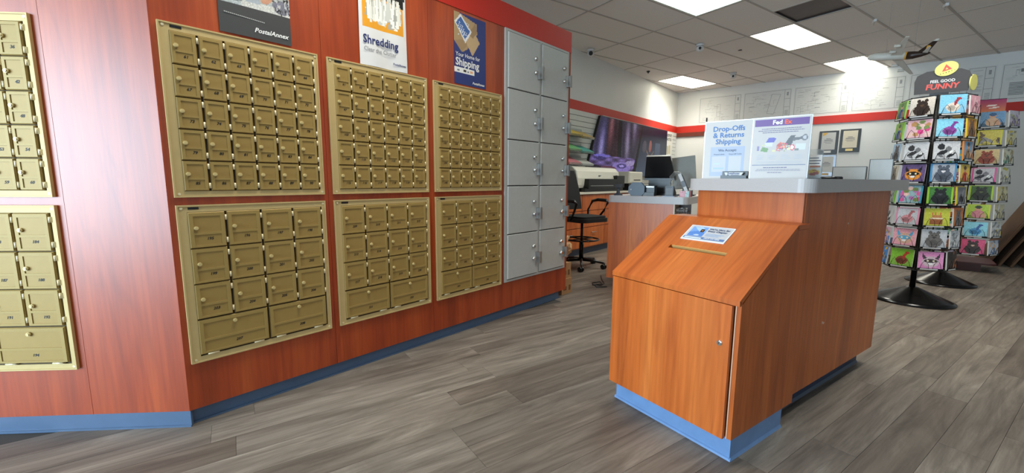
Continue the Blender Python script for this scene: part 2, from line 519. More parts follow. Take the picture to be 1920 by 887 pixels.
ro['kind'] = 'stuff'

# ceiling: deck, lay-in tiles, grid bars
ceiling = structure('ceiling', mb=MB().prism(ROOM, 3.24, 3.34), material=mat('ceiling_deck', (60, 57, 54), 0.9))
TL, TW = 1.2192, 0.6096
TUBE_W = 16.5     # watts of each troffer's tubes
lights_at = [(0, -1), (-2, -1), (2, -1), (1, 3), (-1, 3), (-5, -3), (-2, -5)]   # cell of each troffer; last two unseen, added to brighten floor and mailbox wall
vent_cell = (-1, -2)
def cell_poly(i, j): return clip([tuple(wp(FG, i * TL + a, j * TW + b)[:2]) for a, b in ((0, 0), (TL, 0), (TL, TW), (0, TW))], ROOM)
lights_at = [c for c in lights_at if cell_poly(*c) and area(cell_poly(*c)) >= .9 * TL * TW]
tile_mesh = MB().box(0.005, TL - 0.005, 0.005, TW - 0.005, ZC - 0.002, ZC + 0.014).mesh('ceiling_tile', CEIL)
for i in range(-13, 9):
    for j in range(-18, 16):
        if (i, j) in lights_at: continue
        x0, y0, x1, y1 = i * TL, j * TW, (i + 1) * TL, (j + 1) * TW
        if (i, j) == vent_cell: x1 = x0 + TL / 2
        g = 0.005
        pts = [wp(FG, x0 + g, y0 + g), wp(FG, x1 - g, y0 + g), wp(FG, x1 - g, y1 - g), wp(FG, x0 + g, y1 - g)]
        poly = clip([(p.x, p.y) for p in pts], ROOM)
        if not poly or area(poly) < 0.002: continue
        if len(poly) == 4 and abs(area(poly) - (TL - 2 * g) * (TW - 2 * g)) < 1e-4:
            link('ceiling_tile', tile_mesh, ceiling, wp(FG, x0, y0), (0, 0, FG[2]))
        else:
            c = wp(FG, x0, y0); cc, ss = math.cos(-FG[2]), math.sin(-FG[2])
            lp = [((p[0] - c.x) * cc - (p[1] - c.y) * ss, (p[0] - c.x) * ss + (p[1] - c.y) * cc) for p in poly]
            part('ceiling_tile', MB().prism(lp, ZC - 0.002, ZC + 0.014), CEIL, ceiling, loc=c, rot=(0, 0, FG[2]))
def bar(x0, y0, x1, y1):
    p, q = wp(FG, x0, y0), wp(FG, x1, y1)
    poly = clip([(p.x, p.y), (q.x, q.y), (q.x + 1e-5, q.y + 1e-5), (p.x + 1e-5, p.y + 1e-5)], ROOM)
    return poly
def seg_bar(along_x, k):
    h = 0.012
    if along_x: pts = [(-16, k - h), (11, k - h), (11, k + h), (-16, k + h)]
    else: pts = [(k - h, -12), (k + h, -12), (k + h, 10), (k - h, 10)]
    poly = clip([tuple(wp(FG, *p)[:2]) for p in pts], ROOM)
    if not poly or area(poly) < 0.005: return
    cc, ss = math.cos(-FG[2]), math.sin(-FG[2])
    lp = [((p[0] - FG[0]) * cc - (p[1] - FG[1]) * ss, (p[0] - FG[0]) * ss + (p[1] - FG[1]) * cc) for p in poly]
    part('grid_bar', MB().prism(lp, ZC - 0.006 - (0.001 if along_x else 0), ZC + 0.004), TBAR, ceiling, loc=(FG[0], FG[1], 0), rot=(0, 0, FG[2]))
for j in range(-18, 17): seg_bar(True, j * TW)
for i in range(-13, 10): seg_bar(False, i * TL)
seg_bar_short = MB().box(-TL / 2 - .012, -TL / 2 + .012, -2 * TW, -TW, ZC - .006, ZC + .004)
part('grid_bar', seg_bar_short, TBAR, ceiling, loc=(FG[0], FG[1], 0), rot=(0, 0, FG[2]))

# troffers
LENS_W = mat('lit_prismatic_lens', (255, 250, 226), 0.4, emit=((255, 250, 228), 4.0))
LENS_C = mat('lit_prismatic_lens_cool', (226, 255, 246), 0.4, emit=((222, 255, 246), 3.4))
TROFFER = mat('white_troffer_edge', (215, 213, 205), 0.5)
tro_labels = {(-1, 3): 'lit ceiling panel hidden above the work area behind the locker wall', (-5, -3): 'added unseen lit ceiling panel above the floor before the nearest mailboxes', (-4, -5): 'lit ceiling panel straight above the drop box', (-2, -5): 'added unseen lit ceiling panel above the floor beside the tall counter', (0, -5): 'lit ceiling panel beyond the open dark vent outside the view',
              (0, -1): 'lit warm white ceiling panel touching the dark open vent square',
              (-2, -1): 'lit cool greenish white ceiling panel closest to the viewer',
              (2, -1): 'lit ceiling panel against the back wall behind the hanging model airplane',
              (1, 3): 'lit ceiling panel in the far corner above the big television'}
for c in lights_at:
    x, y = c[0] * TL, c[1] * TW
    p = wp(FG, x, y)
    t = thing('ceiling_light', tro_labels.get(c, 'lit ceiling panel over the shop floor behind the viewer'), 'ceiling light', (p.x, p.y, ZC), FG[2], 'ceiling lights')
    f = MB()
    f.box(0.012, TL - .012, 0.012, 0.03, -.004, .03).box(0.012, TL - .012, TW - .03, TW - .012, -.004, .03)
    f.box(0.012, 0.03, 0.03, TW - .03, -.004, .03).box(TL - .03, TL - .012, 0.03, TW - .03, -.004, .03)
    part('frame', f, TROFFER, t)
    tl = bpy.data.lights.new('tubes', 'AREA'); tl.shape = 'RECTANGLE'; tl.size = TL - .08; tl.size_y = TW - .08
    tl.energy = TUBE_W * {(2, -1): .45, (-5, -3): .7}.get(c, 1.0); tl.color = (1.0, .97, .88); tl.spread = math.radians(115)
    link('tubes', tl, t, (TL / 2, TW / 2, -.006))
    part('lens', MB().box(0.03, TL - .03, 0.03, TW - .03, 0.0, .02), LENS_C if c == (-2, -1) else LENS_W, t)
# open return-air vent
t = thing('air_vent', 'dark square return air opening in the ceiling grid', 'vent', wp(FG, -TL / 2, -2 * TW, ZC), FG[2])
vb = MB(); w_, h_ = TL / 2, TW
vb.box(.01, .02, .01, h_ - .01, 0, .12).box(w_ - .02, w_ - .01, .01, h_ - .01, 0, .12).box(.02, w_ - .02, .01, .02, 0, .12).box(.02, w_ - .02, h_ - .02, h_ - .01, 0, .12).box(.01, w_ - .01, .01, h_ - .01, .12, .13)
part('plenum', vb, mat('dark_duct', (52, 44, 42), 0.7), t)
part('grille', MB().box(.02, w_ - .02, .02, h_ - .02, .012, .018), mat('dark_vent_mesh', (62, 52, 50), 0.45, noise=(14, .3)), t)

# walls
def wall_slab(name, p, q, z0, z1, th, material, side=1):
    v = Vector((q[0] - p[0], q[1] - p[1], 0)); a = math.atan2(v.y, v.x)
    mb = MB().box(-0.1, v.length + .1, 0 if side > 0 else -th, th if side > 0 else 0, z0, z1)
    return structure(name, (p[0], p[1], 0), a, mb, material)
wall_left = structure('wall_left', wp(FW, 0, 0), FW[2], MB().box(-12.4, .1, 0, .1, -.1, 3.35), WALLW)
wall_back = structure('wall_back', wp(FK, 0, 0), FK[2], MB().box(-.1, 8.3, 0, .1, -.1, 3.35), WALLW)
wall_right = structure('wall_right', (B_[0], B_[1], 0), FW[2], MB().box(-13, .1, -.1, 0, -.1, 3.35), WALLW)
# storefront: sill, mullions, header, glass
a_sf = math.atan2(sf_d[1], sf_d[0])
sfl = math.hypot(C_[0] - A_[0], C_[1] - A_[1])
wall_front = structure('wall_front', (SF.x, SF.y, 0), a_sf)
sfb = MB()
t_a = (A_[0] - SF.x) * sf_d[0] + (A_[1] - SF.y) * sf_d[1]; t_c = t_a + sfl
sfb.box(t_a, t_c, -.18, -.06, 2.74, 3.35).box(t_a, t_c, -.18, -.06, -.1, .1)
sfb.box(t_a, -2.41, -.18, -.06, .1, 2.74).box(.71, t_c, -.18, -.06, .1, 2.74)
part('facade', sfb, WALLW, wall_front)
for k, (t0, t1) in enumerate(WIN):
    wn = structure('window_%d' % (k + 1), (SF.x, SF.y, 0), a_sf)
    fb = MB().box(t0 - .05, t0, -.17, -.07, .1, 2.74).box(t1, t1 + .05, -.17, -.07, .1, 2.74).box(t0, t1, -.17, -.07, .1, .13).box(t0, t1, -.17, -.07, 2.71, 2.74)
    part('window_frame', fb, mat('bronze_aluminium', (70, 62, 54), 0.4, 0.6), wn)
    part('window_pane', MB().box(t0, t1, -.125, -.119, .13, 2.71), mat('clear_glass', (235, 242, 245), 0.02, trans=1.0), wn)

# red bands, lower strip and slat panels
part('red_band', MB().box(-12.3, -.02, -.02, 0, 2.19, 2.335), RED, wall_left)
part('red_band', MB().box(-.02, 8.1, -.02, 0, 2.19, 2.335), RED, wall_back)
part('brown_strip', MB().box(.0, .62, -.03, 0, 2.10, 2.188), mat('dark_brown_laminate', (104, 46, 30), 0.45), wall_back)
SLAT = mat('white_slat_panel', (205, 208, 204), 0.45)
part('slat_backing', MB().box(-5.6, -.03, -.006, 0, .95, 2.19), mat('slat_groove_black', (28, 28, 28), 0.6), wall_left)
slat_me = MB().box(-5.6, -.03, -.022, -.004, 0, .0755).mesh('slat', SLAT)
for k in range(15):
    link('slat', slat_me, wall_left, (0, 0, 2.19 - .0755 - k * .083))
bb = MB().box(-12.2, -.0, -.012, 0, -.002, .1)
b_ = structure('baseboard_left', wp(FW, 0, 0), FW[2], bb, VINYL)
b_ = structure('baseboard_back', wp(FK, 0, 0), FK[2], MB().box(0, 8.1, -.012, 0, -.002, .1), VINYL)

# ================================================================== mailbox partition
core_poly = [tuple(wp(FM, 2.866, .014)[:2]), tuple(wp(FM, 2.866, 1.3)[:2]), tuple(wp(FM, -.2, 1.3)[:2]), tuple(wp(FL, -L_LEN, .4)[:2]), tuple(wp(FL, -L_LEN, .014)[:2]), tuple(wp(FM, .006, .016)[:2])]
if area(core_poly) < 0: core_poly.reverse()
wall_partition = structure('wall_partition', mb=MB().prism(core_poly, 0.0725, 2.37), material=WOOD_P)
def panel_part(name, fr, x0, x1, z0, z1, y0, y1, material, root):
    return part(name, MB().box(x0, x1, y0, y1, z0, z1), material, root, loc=wp(fr, 0, 0), rot=(0, 0, fr[2]))
mx = [0.0, .6690, 1.3370, 2.004, 2.873]
for a, b in zip(mx[:-1], mx[1:]):
    panel_part('wood_panel', FM, a + (.0 if a == 0 else .0008), b - .0008, .0725, 2.2025, 0, .013, WOOD_P, wall_partition)
lx = [0.0, -.399, -1.07, -1.74, -L_LEN]
for a, b in zip(lx[:-1], lx[1:]):
    panel_part('wood_panel', FL, b + .0008, a - .0008 if a < 0 else 0, .0725, 2.2025, 0, .013, WOOD_P, wall_partition)
panel_part('red_band', FM, -.004, 2.876, 2.2025, 2.372, -.004, .013, RED, wall_partition)
panel_part('red_band', FL, -L_LEN, .004, 2.2025, 2.372, -.004, .013, RED, wall_partition)
panel_part('end_edge', FM, 2.8735, 2.8755, .0725, 2.2025, 0, .02, WOOD_S, wall_partition)
kb = MB().box(.012, 2.80, .026, .04, -.002, .0725)
kb.box(.012, 2.80, .018, .026, -.002, .008)
structure('baseboard_partition', wp(FM, 0, 0), FM[2], kb, VINYL)
kb = MB().box(-L_LEN, .002, .001, .014, -.002, .0725).box(-L_LEN, .004, -.006, .001, -.002, .008)
structure('baseboard_front', wp(FL, 0, 0), FL[2], kb, VINYL)

# ---- mailbox doors: origin at lower-left, front towards -y
def door_mesh(name, w, h, small):
    mb = MB().bev(0, w, -.0135, -.004, 0, h, .0025)
    return mb.mesh(name, GOLD_D)
def relief_mesh(w, h, mid):
    b = .011 if w < .12 else .014; y0, y1 = -.0165, -.0135; i = .003
    mb = MB()
    mb.box(i, w - i, y0, y1, h - i - b, h - i).box(i, w - i, y0, y1, i, i + b * .6)
    mb.box(i, i + b, y0, y1, i + b * .6, h - i - b).box(w - i - b, w - i, y0, y1, i + b * .6, h - i - b)
    mb.box(i + b, w - i - b, y0, y1, mid - b * .35, mid + b * .35)
    return mb.mesh('relief', GOLD_R)
def lock_mesh():
    mb = MB().cyl((0, -.0215, 0), .0085, .007, 'y', 14).cyl((0, -.0245, 0), .0060, .004, 'y', 14)
    return mb.mesh('lock', mat('lock_brass', (206, 184, 126), .35, .1))
LOCK_ME = lock_mesh()
KEY_ME = MB().box(-.0011, .0011, -.0252, -.0244, -.003, .003).mesh('keyhole', INK)
HINGE_V = MB().cyl((0, -.013, -.0115), .0038, .023, 'z', 8).box(-.006, .006, -.0115, -.003, -.0115, .0115).mesh('hinge', GOLD_H)
HINGE_H = MB().cyl((-.021, -.013, 0), .0035, .042, 'x', 8).box(-.021, .021, -.0115, -.003, -.005, .005).mesh('hinge', GOLD_H)
def frame_mesh(W, H, l, r, b, t):
    mb = MB()
    mb.box(0, W, -.010, -.0005, 0, b).box(0, W, -.010, -.0005, H - t, H).box(0, l, -.010, -.0005, b, H - t).box(W - r, W, -.010, -.0005, b, H - t)
    mb.box(0, W, -.014, -.010, 0, .006).box(0, W, -.014, -.010, H - .006, H).box(0, .006, -.014, -.010, .006, H - .006).box(W - .006, W, -.014, -.010, .006, H - .006)
    return mb.mesh('frame', GOLD_F)
def mailbox_bank(fr, x, z, W, H, small, first, label, group, font_mat=INK, flip=False):
    t = thing('mailbox_bank', label, 'mailboxes', wp(fr, x, 0, z), fr[2], group)
    l, r, b, tp = .036, .020, .026, .030
    link('frame', frame_mesh(W, H, l, r, b, tp), t)
    part('recess', MB().box(l, W - r, -.004, -.0005, b, H - tp), GOLD_K, t)
    part('maker_plate', MB().box(.04, .078, -.0115, -.010, H - .019, H - .009), BLACK, t, 'small black plate')
    for sx in (.017, W - .012):
        for sz in (.014, H - .014):
            part('screw', MB().cyl((sx, -.0125, sz), .0055, .003, 'y', 8), GOLD_H, t)
    n = first
    gx, gz = .0085, .0035
    if small:
        nc, nr = 6, 5
        ph = (H - b - tp) / nr; z_off = b
    else:
        nc, nr = 4, 3
        big = .168
        ph = (H - b - tp - big) / nr; z_off = b + big
    pw = (W - l - r) / nc
    w, h = pw - gx, ph - gz
    dm = door_mesh('door', w, h, small); rm = relief_mesh(w, h, h * .40)
    for j in range(nr):
        for i in range(nc):
            d = link('door', dm, t, (l + i * pw + .001, -.0005, z_off + (nr - 1 - j) * ph + gz / 2))
            link('relief', rm, d)
            k = link('lock', LOCK_ME, d, (w * .19, 0, h * .56))
            link('hinge', HINGE_V, d, (w + .003, 0, h * .83))
            link('hinge', HINGE_V, d, (w + .003, 0, h * .17))
            text(str(n), .0165, d, (w * .54, -.0142, h * .245), font_mat, 'number', 'CENTER', .0005, .25)
            n += 1
    if not small:
        pw2 = (W - l - r) / 2; w2, h2 = pw2 - .008, big - .012
        dm2 = door_mesh('parcel_door', w2, h2, False); rm2 = relief_mesh(w2, h2, h2 * .40)
        for i in range(2):
            d = link('parcel_door', dm2, t, (l + i * pw2 + .001, -.0005, b + .008))
            link('relief', rm2, d)
            link('lock', LOCK_ME, d, (w2 * .5, 0, h2 * .82))
            for q in (.17, .84): link('hinge', HINGE_H, d, (w2 * q, 0, -.003))
            text(str(n), .0165, d, (w2 * .54, -.0142, h2 * .22), font_mat, 'number', 'CENTER', .0005, .25)
            n += 1
    return t
GU, GLW = 'upper banks of small brass mailboxes', 'lower banks of brass mailboxes'
ZU0, ZU1, ZL0, ZL1 = 1.0173, 1.7174, .2860, .9841
for x0, x1, nm, f1, f2 in ((.0224, .6452, 'passport photograph', 61, 195), (.6923, 1.3125, 'white shredding', 91, 209), (1.3631, 1.9838, 'blue shipping', 121, 223)):
    mailbox_bank(FM, x0, ZU0, x1 - x0, ZU1 - ZU0, True, f1, 'bank of thirty small brass mailboxes right under the %s poster' % nm, GU)
    mailbox_bank(FM, x0, ZL0, x1 - x0, ZL1 - ZL0, False, f2, 'lower brass mailbox bank with two wide parcel doors, second tier below the %s poster' % nm, GLW)
mailbox_bank(FL, -.427 - .622, ZU0 + .002, .622, .70, True, 31, 'sunlit pale brass bank of small mailboxes on the wall facing the viewer', GU)
mailbox_bank(FL, -.427 - .622, ZL0, .622, .70, False, 181, 'sunlit pale lower mailbox bank with wide bottom door on the facing wall', GLW)

# ---- grey lockers
t = thing('locker_bank', 'tall grey steel bank of ten lockers at the end of the mailbox wall', 'lockers', wp(FM, 2.0225, 0, .2905), FM[2])
LW_, LH_ = .8095, 1.9095
cx_ = [(.026, .402), (.426, .790)]
cz_ = [0.018, .3805, .7605, 1.1130, 1.4895, 1.893]
fb = MB().box(0, LW_, -.012, -.0005, 0, .016).box(0, LW_, -.012, -.0005, LH_ - .016, LH_).box(0, .024, -.012, -.0005, .016, LH_ - .016)
fb.box(.404, .424, -.012, -.0005, .016, LH_ - .016).box(.792, LW_, -.012, -.0005, .016, LH_ - .016)
part('frame', fb, LOCKER_F, t)
part('recess', MB().box(.024, .792, -.003, -.0005, .016, LH_ - .016), mat('locker_gap', (38, 42, 42), 0.6), t)
KNOB = MB().cyl((0, -.034, 0), .016, .014, 'y', 14).cyl((0, -.04, 0), .012, .006, 'y', 14, r2=.015)
KNOB_ME = KNOB.mesh('knob', CHROME)
for a, b in cx_:
    for k in range(5):
        z0, z1 = cz_[k] + .004, cz_[k + 1] - .004
        w, h = b - a - .004, z1 - z0
        d = part('door', MB().bev(0, w, -.019, -.004, 0, h, .003), LOCKER, t, loc=(a + .002, 0, z0))
        zz = h * .66
        link('knob', KNOB_ME, d, (w - .062, 0, zz))
        link('knob', KNOB_ME, d, (w - .058, 0, zz - .105))
        part('latch', MB().box(w - .03, w + .002, -.024, -.019, zz - .15, zz - .05).box(w - .016, w + .006, -.05, -.024, zz - .145, zz - .055).box(w - .012, w + .012, -.056, -.05, zz - .15, zz - .05), STEEL, d)

# ---- posters on the mailbox wall
def poster_root(name, label, fr, x, z, group=None, cat='poster'):
    return thing(name, label, cat, wp(fr, x, 0, z), fr[2], group)
# passport photograph poster (upper edge runs out of the frame)
W, H = .292, .62
pc = Pic(66, 132, (205, 205, 200))
pc.grad((228, 222, 205), (170, 176, 176), .25, 1)
pc.rect(0, .3, .2, .62, (178, 186, 188)); pc.speck(9)
for k in range(16): pc.ell(rng.uniform(0, .3), rng.uniform(.2, .5), .09, .006, (120, 130, 136), rng.uniform(-.3, .3))
pc.poly([(.62, .55), (1, .40), (1, .62), (.66, .72)], (196, 184, 160)).poly([(.5, .72), (1, .60), (1, .66), (.55, .78)], (226, 218, 196))
pc.poly([(.16, 1), (.2, .7), (.34, .30), (.44, .26), (.40, .6), (.5, 1)], (52, 50, 54)).poly([(.28, 1), (.32, .62), (.6, .62), (.7, 1)], (70, 66, 70))
pc.poly([(.34, .56), (.42, .62), (.56, .42), (.56, .24), (.36, .24)], (168, 176, 186)).poly([(.36, .56), (.52, .60), (.54, .52), (.40, .50)], (190, 196, 202))
pc.poly([(.55, .62), (.74, .57), (.78, .40), (.58, .43)], (28, 34, 78)).poly([(.57, .605), (.735, .562), (.77, .412), (.595, .44)], (36, 44, 98))
pc.ell(.675, .50, .045, .028, (196, 186, 150)).ell(.675, .50, .02, .014, (60, 66, 110)).rect(.62, .72, .552, .558, (190, 184, 160))
pc.ell(.60, .36, .12, .075, (206, 156, 128), -.3).ell(.62, .44, .05, .05, (214, 166, 138)).ell(.66, .31, .10, .05, (198, 146, 118), .2)
pc.poly([(.72, .42), (1, .33), (1, .41), (.80, .455)], (206, 160, 134)).ell(.78, .41, .06, .035, (200, 150, 124), .2)
pc.ell(.88, .26, .14, .05, (120, 120, 134)).speck(5)
for k in range(30): pc.ell(rng.uniform(.72, 1), rng.uniform(.22, .33), .02, .007, rng.choice([40, 190, 90]) * np.ones(3), rng.uniform(0, 3))
pc.ell(.93, .46, .06, .05, (225, 214, 196)).ell(.93, .46, .035, .03, (196, 184, 160))
pc.rect(0, 1, 0, .205, (70, 70, 70))
p = poster_root('passport_poster', 'photo poster of hands holding a blue passport above the mailboxes', FM, .236, ZU1 + .012, 'wall posters')
link('sheet', pc.mesh('sheet', W, H, y=-.003, curl=lambda u, v: -.002 - .003 * np.sin(u * 3)), p)
W_INK = mat('white_ink', (240, 240, 238), 0.6)
text('PostalAnnex', .028, p, (.276, -.009, .036), W_INK, align='RIGHT', bold=.0006, shear=.3)
tb = MB()
for k in range(22): tb.box(.02 + k * .0073, .0255 + k * .0073, -.009, -.0085, .083 - k * .0004, .087 - k * .0004)
part('small_print', tb, mat('grey_ink', (170, 170, 168), 0.6), p)
# shredding poster
W, H = .296, .60
pc = Pic(60, 120, (226, 226, 226))
pc.rect(.07, .93, .33, .72, (232, 160, 40)).rect(.08, .92, .72, 1, (238, 206, 140)).rect(.0, .07, .3, 1, (222, 222, 226)).rect(.93, 1, .3, 1, (222, 222, 222))
pc.poly([(.05, .72), (.95, .66), (.95, .58), (.05, .64)], (24, 24, 26)).poly([(.02, .80), (.98, .74), (.98, .66), (.02, .70)], (40, 40, 42))
for k in range(110):
    u = rng.uniform(.16, .84); L_ = rng.uniform(.1, .28); c = rng.choice([235, 205, 170, 245])
    pc.poly([(u, .64), (u + .012, .64), (u + rng.uniform(-.06, .08), .64 - L_), (u + rng.uniform(-.08, .06), .64 - L_)], (c, c, c - 8))
p = poster_root('shredding_poster', 'white and orange shredding poster hanging above the middle mailbox bank', FM, .878, ZU1 + .003, 'wall posters')
link('sheet', pc.mesh('sheet', W, H, y=-.003, curl=lambda u, v: -.004 - .006 * np.sin(u * 5 + v * 2) ** 2), p)
text('Shredding', .062, p, (.018, -.0145, .135), NAVY, bold=.0012, width=.88)
text('Clear the Clutter', .033, p, (.022, -.0145, .085), mat('pencil_ink', (110, 112, 120), 0.6), width=.86)
text('PostalAnnex', .017, p, (.285, -.0145, .035), NAVY, align='RIGHT', bold=.0004, shear=.2)
# shipping poster
W, H = .287, .450
BLUE = (38, 54, 118)
pc = Pic(58, 92, BLUE)
pc.poly([(0, 1), (.14, 1), (.70, .92), (.72, .78), (.40, .52), (.24, .46), (0, .60)], (178, 148, 108)).poly([(.38, .78), (.62, .80), (.80, .66), (.56, .44), (.36, .62)], (196, 166, 124))
pc.poly([(.02, .60), (.22, .46), (.38, .56), (.36, .66)], (164, 134, 96)).poly([(.40, .74), (.66, .92), (.72, .80), (.58, .70)], (158, 128, 92))
pc.poly([(.02, .86), (.20, .99), (.54, .78), (.34, .60)], (232, 232, 232)).poly([(.06, .85), (.20, .95), (.49, .78), (.33, .65)], (66, 104, 168))
for k in range(26): pc.ell(.13 + .33 * ((k * .37) % 1), .70 + .2 * ((k * .61) % 1), .018, .010, (220, 226, 234))
pc.rect(0, .62, .165, .235, (240, 240, 236)).rect(.27, .36, .18, .215, (60, 50, 46)).rect(.48, .57, .18, .215, (240, 170, 110)).rect(.08, .16, .19, .205, (120, 120, 120)).rect(.40, .44, .185, .21, (120, 120, 140))
pc.a[pc.V < .5] = np.where((np.abs(pc.a[pc.V < .5] - BLUE).sum(1) < 2)[:, None], np.array(BLUE), pc.a[pc.V < .5])
p = poster_root('shipping_poster', 'blue shipping poster with a cardboard box beside the grey lockers', FM, 1.543, ZU1 + .0145, 'wall posters')
link('sheet', pc.mesh('sheet', W, H, y=-.003), p)
text('Your Home for', .036, p, (.012, -.0045, .188), W_INK, bold=.0004, width=.95)
text('Shipping', .068, p, (.010, -.0045, .140), W_INK, bold=.0018, width=.93)
text('PostalAnnex', .022, p, (.270, -.0045, .022), W_INK, align='RIGHT', bold=.0006, shear=.3)

# ================================================================== drop box
t = thing('drop_box', 'cherry wood drop box with sloped lid and slot in front of the counter', 'drop box', wp(FB, 0, 0), FB[2])
BW_, BZ = .612, .1015
sp = [(.013, BZ), (.525, BZ), (.525, .897), (.412, .897), (.013, .640)]
part('side_panel', MB().prism(sp, .592, .612, 'x'), WOOD_V, t)
part('side_panel', MB().prism(sp, 0, .018, 'x'), WOOD_V, t)
part('edge_strip', MB().box(.5925, .5965, .0095, .013, BZ, .636), mat('pale_edge_band', (214, 170, 140), 0.4), t, 'pale edge band beside the door')
part('back_panel', MB().box(.018, .592, .505, .525, BZ, .897), WOOD_V, t)
part('bottom_panel', MB().box(.018, .592, .02, .505, BZ, BZ + .02), WOOD_V, t)
d = part('door', MB().box(.002, .588, -.008, .011, BZ, .638), WOOD_V, t)
part('lock', MB().cyl((.5515, -.013, .483), .0105, .006, 'y', 18).cyl((.5515, -.0165, .483), .0075, .004, 'y', 18), CHROME, d, 'round chrome cam lock')
part('keyhole', MB().box(.5505, .5525, -.0172, -.0164, .479, .487), INK, d)
# lid: sloped board with a real slot, then a flat strip at the back
ang = math.atan2(.919 - .661, .414 + .008)
SL = math.hypot(.919 - .661, .422)
LM = Matrix.Translation((0, -.008, .661)) @ Matrix.Rotation(ang, 4, 'X')
def s_of(v): return (v + .008) / math.cos(ang)
sa, sb = s_of(.192), s_of(.212)
lid = MB()
lid.box(-.003, .615, 0, sa, -.018, 0, LM).box(-.003, .615, sb, SL, -.018, 0, LM)
lid.box(-.003, .158, sa, sb, -.018, 0, LM).box(.436, .615, sa, sb, -.018, 0, LM)
lid.prism([(-.008, .6412), (.012, .6412), (.012, .655), (-.008, .6609)], -.003, .615, 'x')
lid.prism([(.404, .8985), (.530, .8985), (.530, .9188), (.414, .9188)], -.003, .615, 'x')
l_ = part('lid', lid, WOOD_S, t)
part('slot_liner', MB().box(.166, .434, sb - .0035, sb + .0005, -.0175, -.0012, LM), mat('raw_fibreboard_edge', (206, 158, 92), 0.8), l_, 'tan fibreboard edge inside the slot')
kk = MB().box(.012, .600, .038, .46, -.002, BZ)
kk.prism([(.030, -.002), (.038, -.002), (.038, .012), (.033, .008)], .006, .606, 'x')
kk.prism([(.600, -.002), (.608, -.002), (.600, .012)], .032, .46, 'y')
part('plinth', kk, mat('slate_blue_cove_base', (108, 142, 186), 0.35, noise=(14.0, 0.18)), t, 'slate blue vinyl base')
# acrylic sign lying on the lid
SM = Matrix.Translation(wp(FB, 0, 0)) @ Matrix.Rotation(FB[2], 4, 'Z') @ LM
t = thing('lid_sign', 'small white clear-cased sign lying on the sloped lid of the drop box', 'sign')
t.matrix_world = SM @ Matrix.Translation((.178, s_of(.256), .0005))
pc = Pic(64, 40, (196, 194, 194))
pc.rect(.06, .44, .22, .92, (118, 160, 222)).poly([(.06, .22), (.44, .22), (.44, .5), (.25, .62), (.06, .5)], (86, 132, 200)).poly([(.1, .9), (.3, .92), (.42, .7), (.3, .55)], (170, 198, 236))
pc.rect(.30, .39, .56, .78, (40, 38, 42)).rect(.335, .365, .62, .70, (200, 130, 60)).ell(.28, .32, .07, .05, (190, 205, 220)).rect(.02, .98, .04, .19, (92, 122, 168)).rect(.045, .45, .07, .155, (222, 232, 244))
part('case', MB().box(0, .214, 0, .112, 0, .004), mat('clear_acrylic', (235, 242, 250), 0.1), t)
face = link('printed_face', pc.mesh('printed_face', .206, .104, .004, .004), t, (0, 0, .0045 + .0), (-PI / 2, 0, 0))
SLATE = mat('slate_ink', (56, 74, 110), 0.5)
text("We're Here for", .0165, t, (.103, .088, .0062), SLATE, bold=.0004, rot=(0, 0, 0), width=.92)
text("Every Chapter", .0165, t, (.103, .072, .0062), SLATE, bold=.0004, rot=(0, 0, 0), width=.95)
text("DROP OFF HERE", .0105, t, (.112, .0165, .0062), W_INK, bold=.0003, rot=(0, 0, 0), width=.95)
tb = MB()
for k in range(3): tb.box(.105, .19 - k * .01, .05 - k * .008, .0525 - k * .008, .006, .0063)
part('small_print', tb, mat('pale_blue_ink', (150, 178, 214), .5), t)

# ================================================================== service counter
t = thing('service_counter', 'tall cherry wood counter with a white rounded top behind the drop box', 'counter', wp(FB, 0, 0), FB[2])
part('front_panel', MB().box(.082, .579, .5315, .549, .1015, 1.051), WOOD_V, t)
part('side_panel', MB().box(.561, .581, .550, 1.650, .1015, 1.051), WOOD_V, t)
part('side_panel', MB().box(.082, .100, .550, 1.650, .1015, 1.051), WOOD_V, t)
part('back_panel', MB().box(.100, .561, 1.632, 1.650, .1015, 1.051), WOOD_V, t)
part('plinth', MB().box(.12, .53, .56, 1.60, -.002, .1015).prism([(.53, -.002), (.540, -.002), (.53, .012)], .56, 1.60, 'y'), mat('navy_vinyl_base', (50, 62, 84), 0.35), t, 'dark navy vinyl base')
def rrect(x0, x1, y0, y1, r, n=8):
    p = []
    for cx, cy, a0 in ((x1 - r, y0 + r, -PI / 2), (x1 - r, y1 - r, 0), (x0 + r, y1 - r, PI / 2), (x0 + r, y0 + r, PI)):
        for k in range(n + 1):
            a = a0 + PI / 2 * k / n; p.append((cx + r * math.cos(a), cy + r * math.sin(a)))
    return p
part('countertop', MB().prism(rrect(.052, .632, .462, 1.80, .055), 1.051, 1.110, smooth=False), COUNTER, t)
for (y, z) in ((1.05, .885), (.86, .40), (.875, .395)):
    part('chip', MB().box(.5805, .5818, y, y + .012, z, z + .009), mat('pale_chip', (200, 170, 150), .6), t)
CT = 1.110
def on_counter(u, v): return wp(FB, u, v, CT)
SGA = -.683   # the signs face a little off the counter
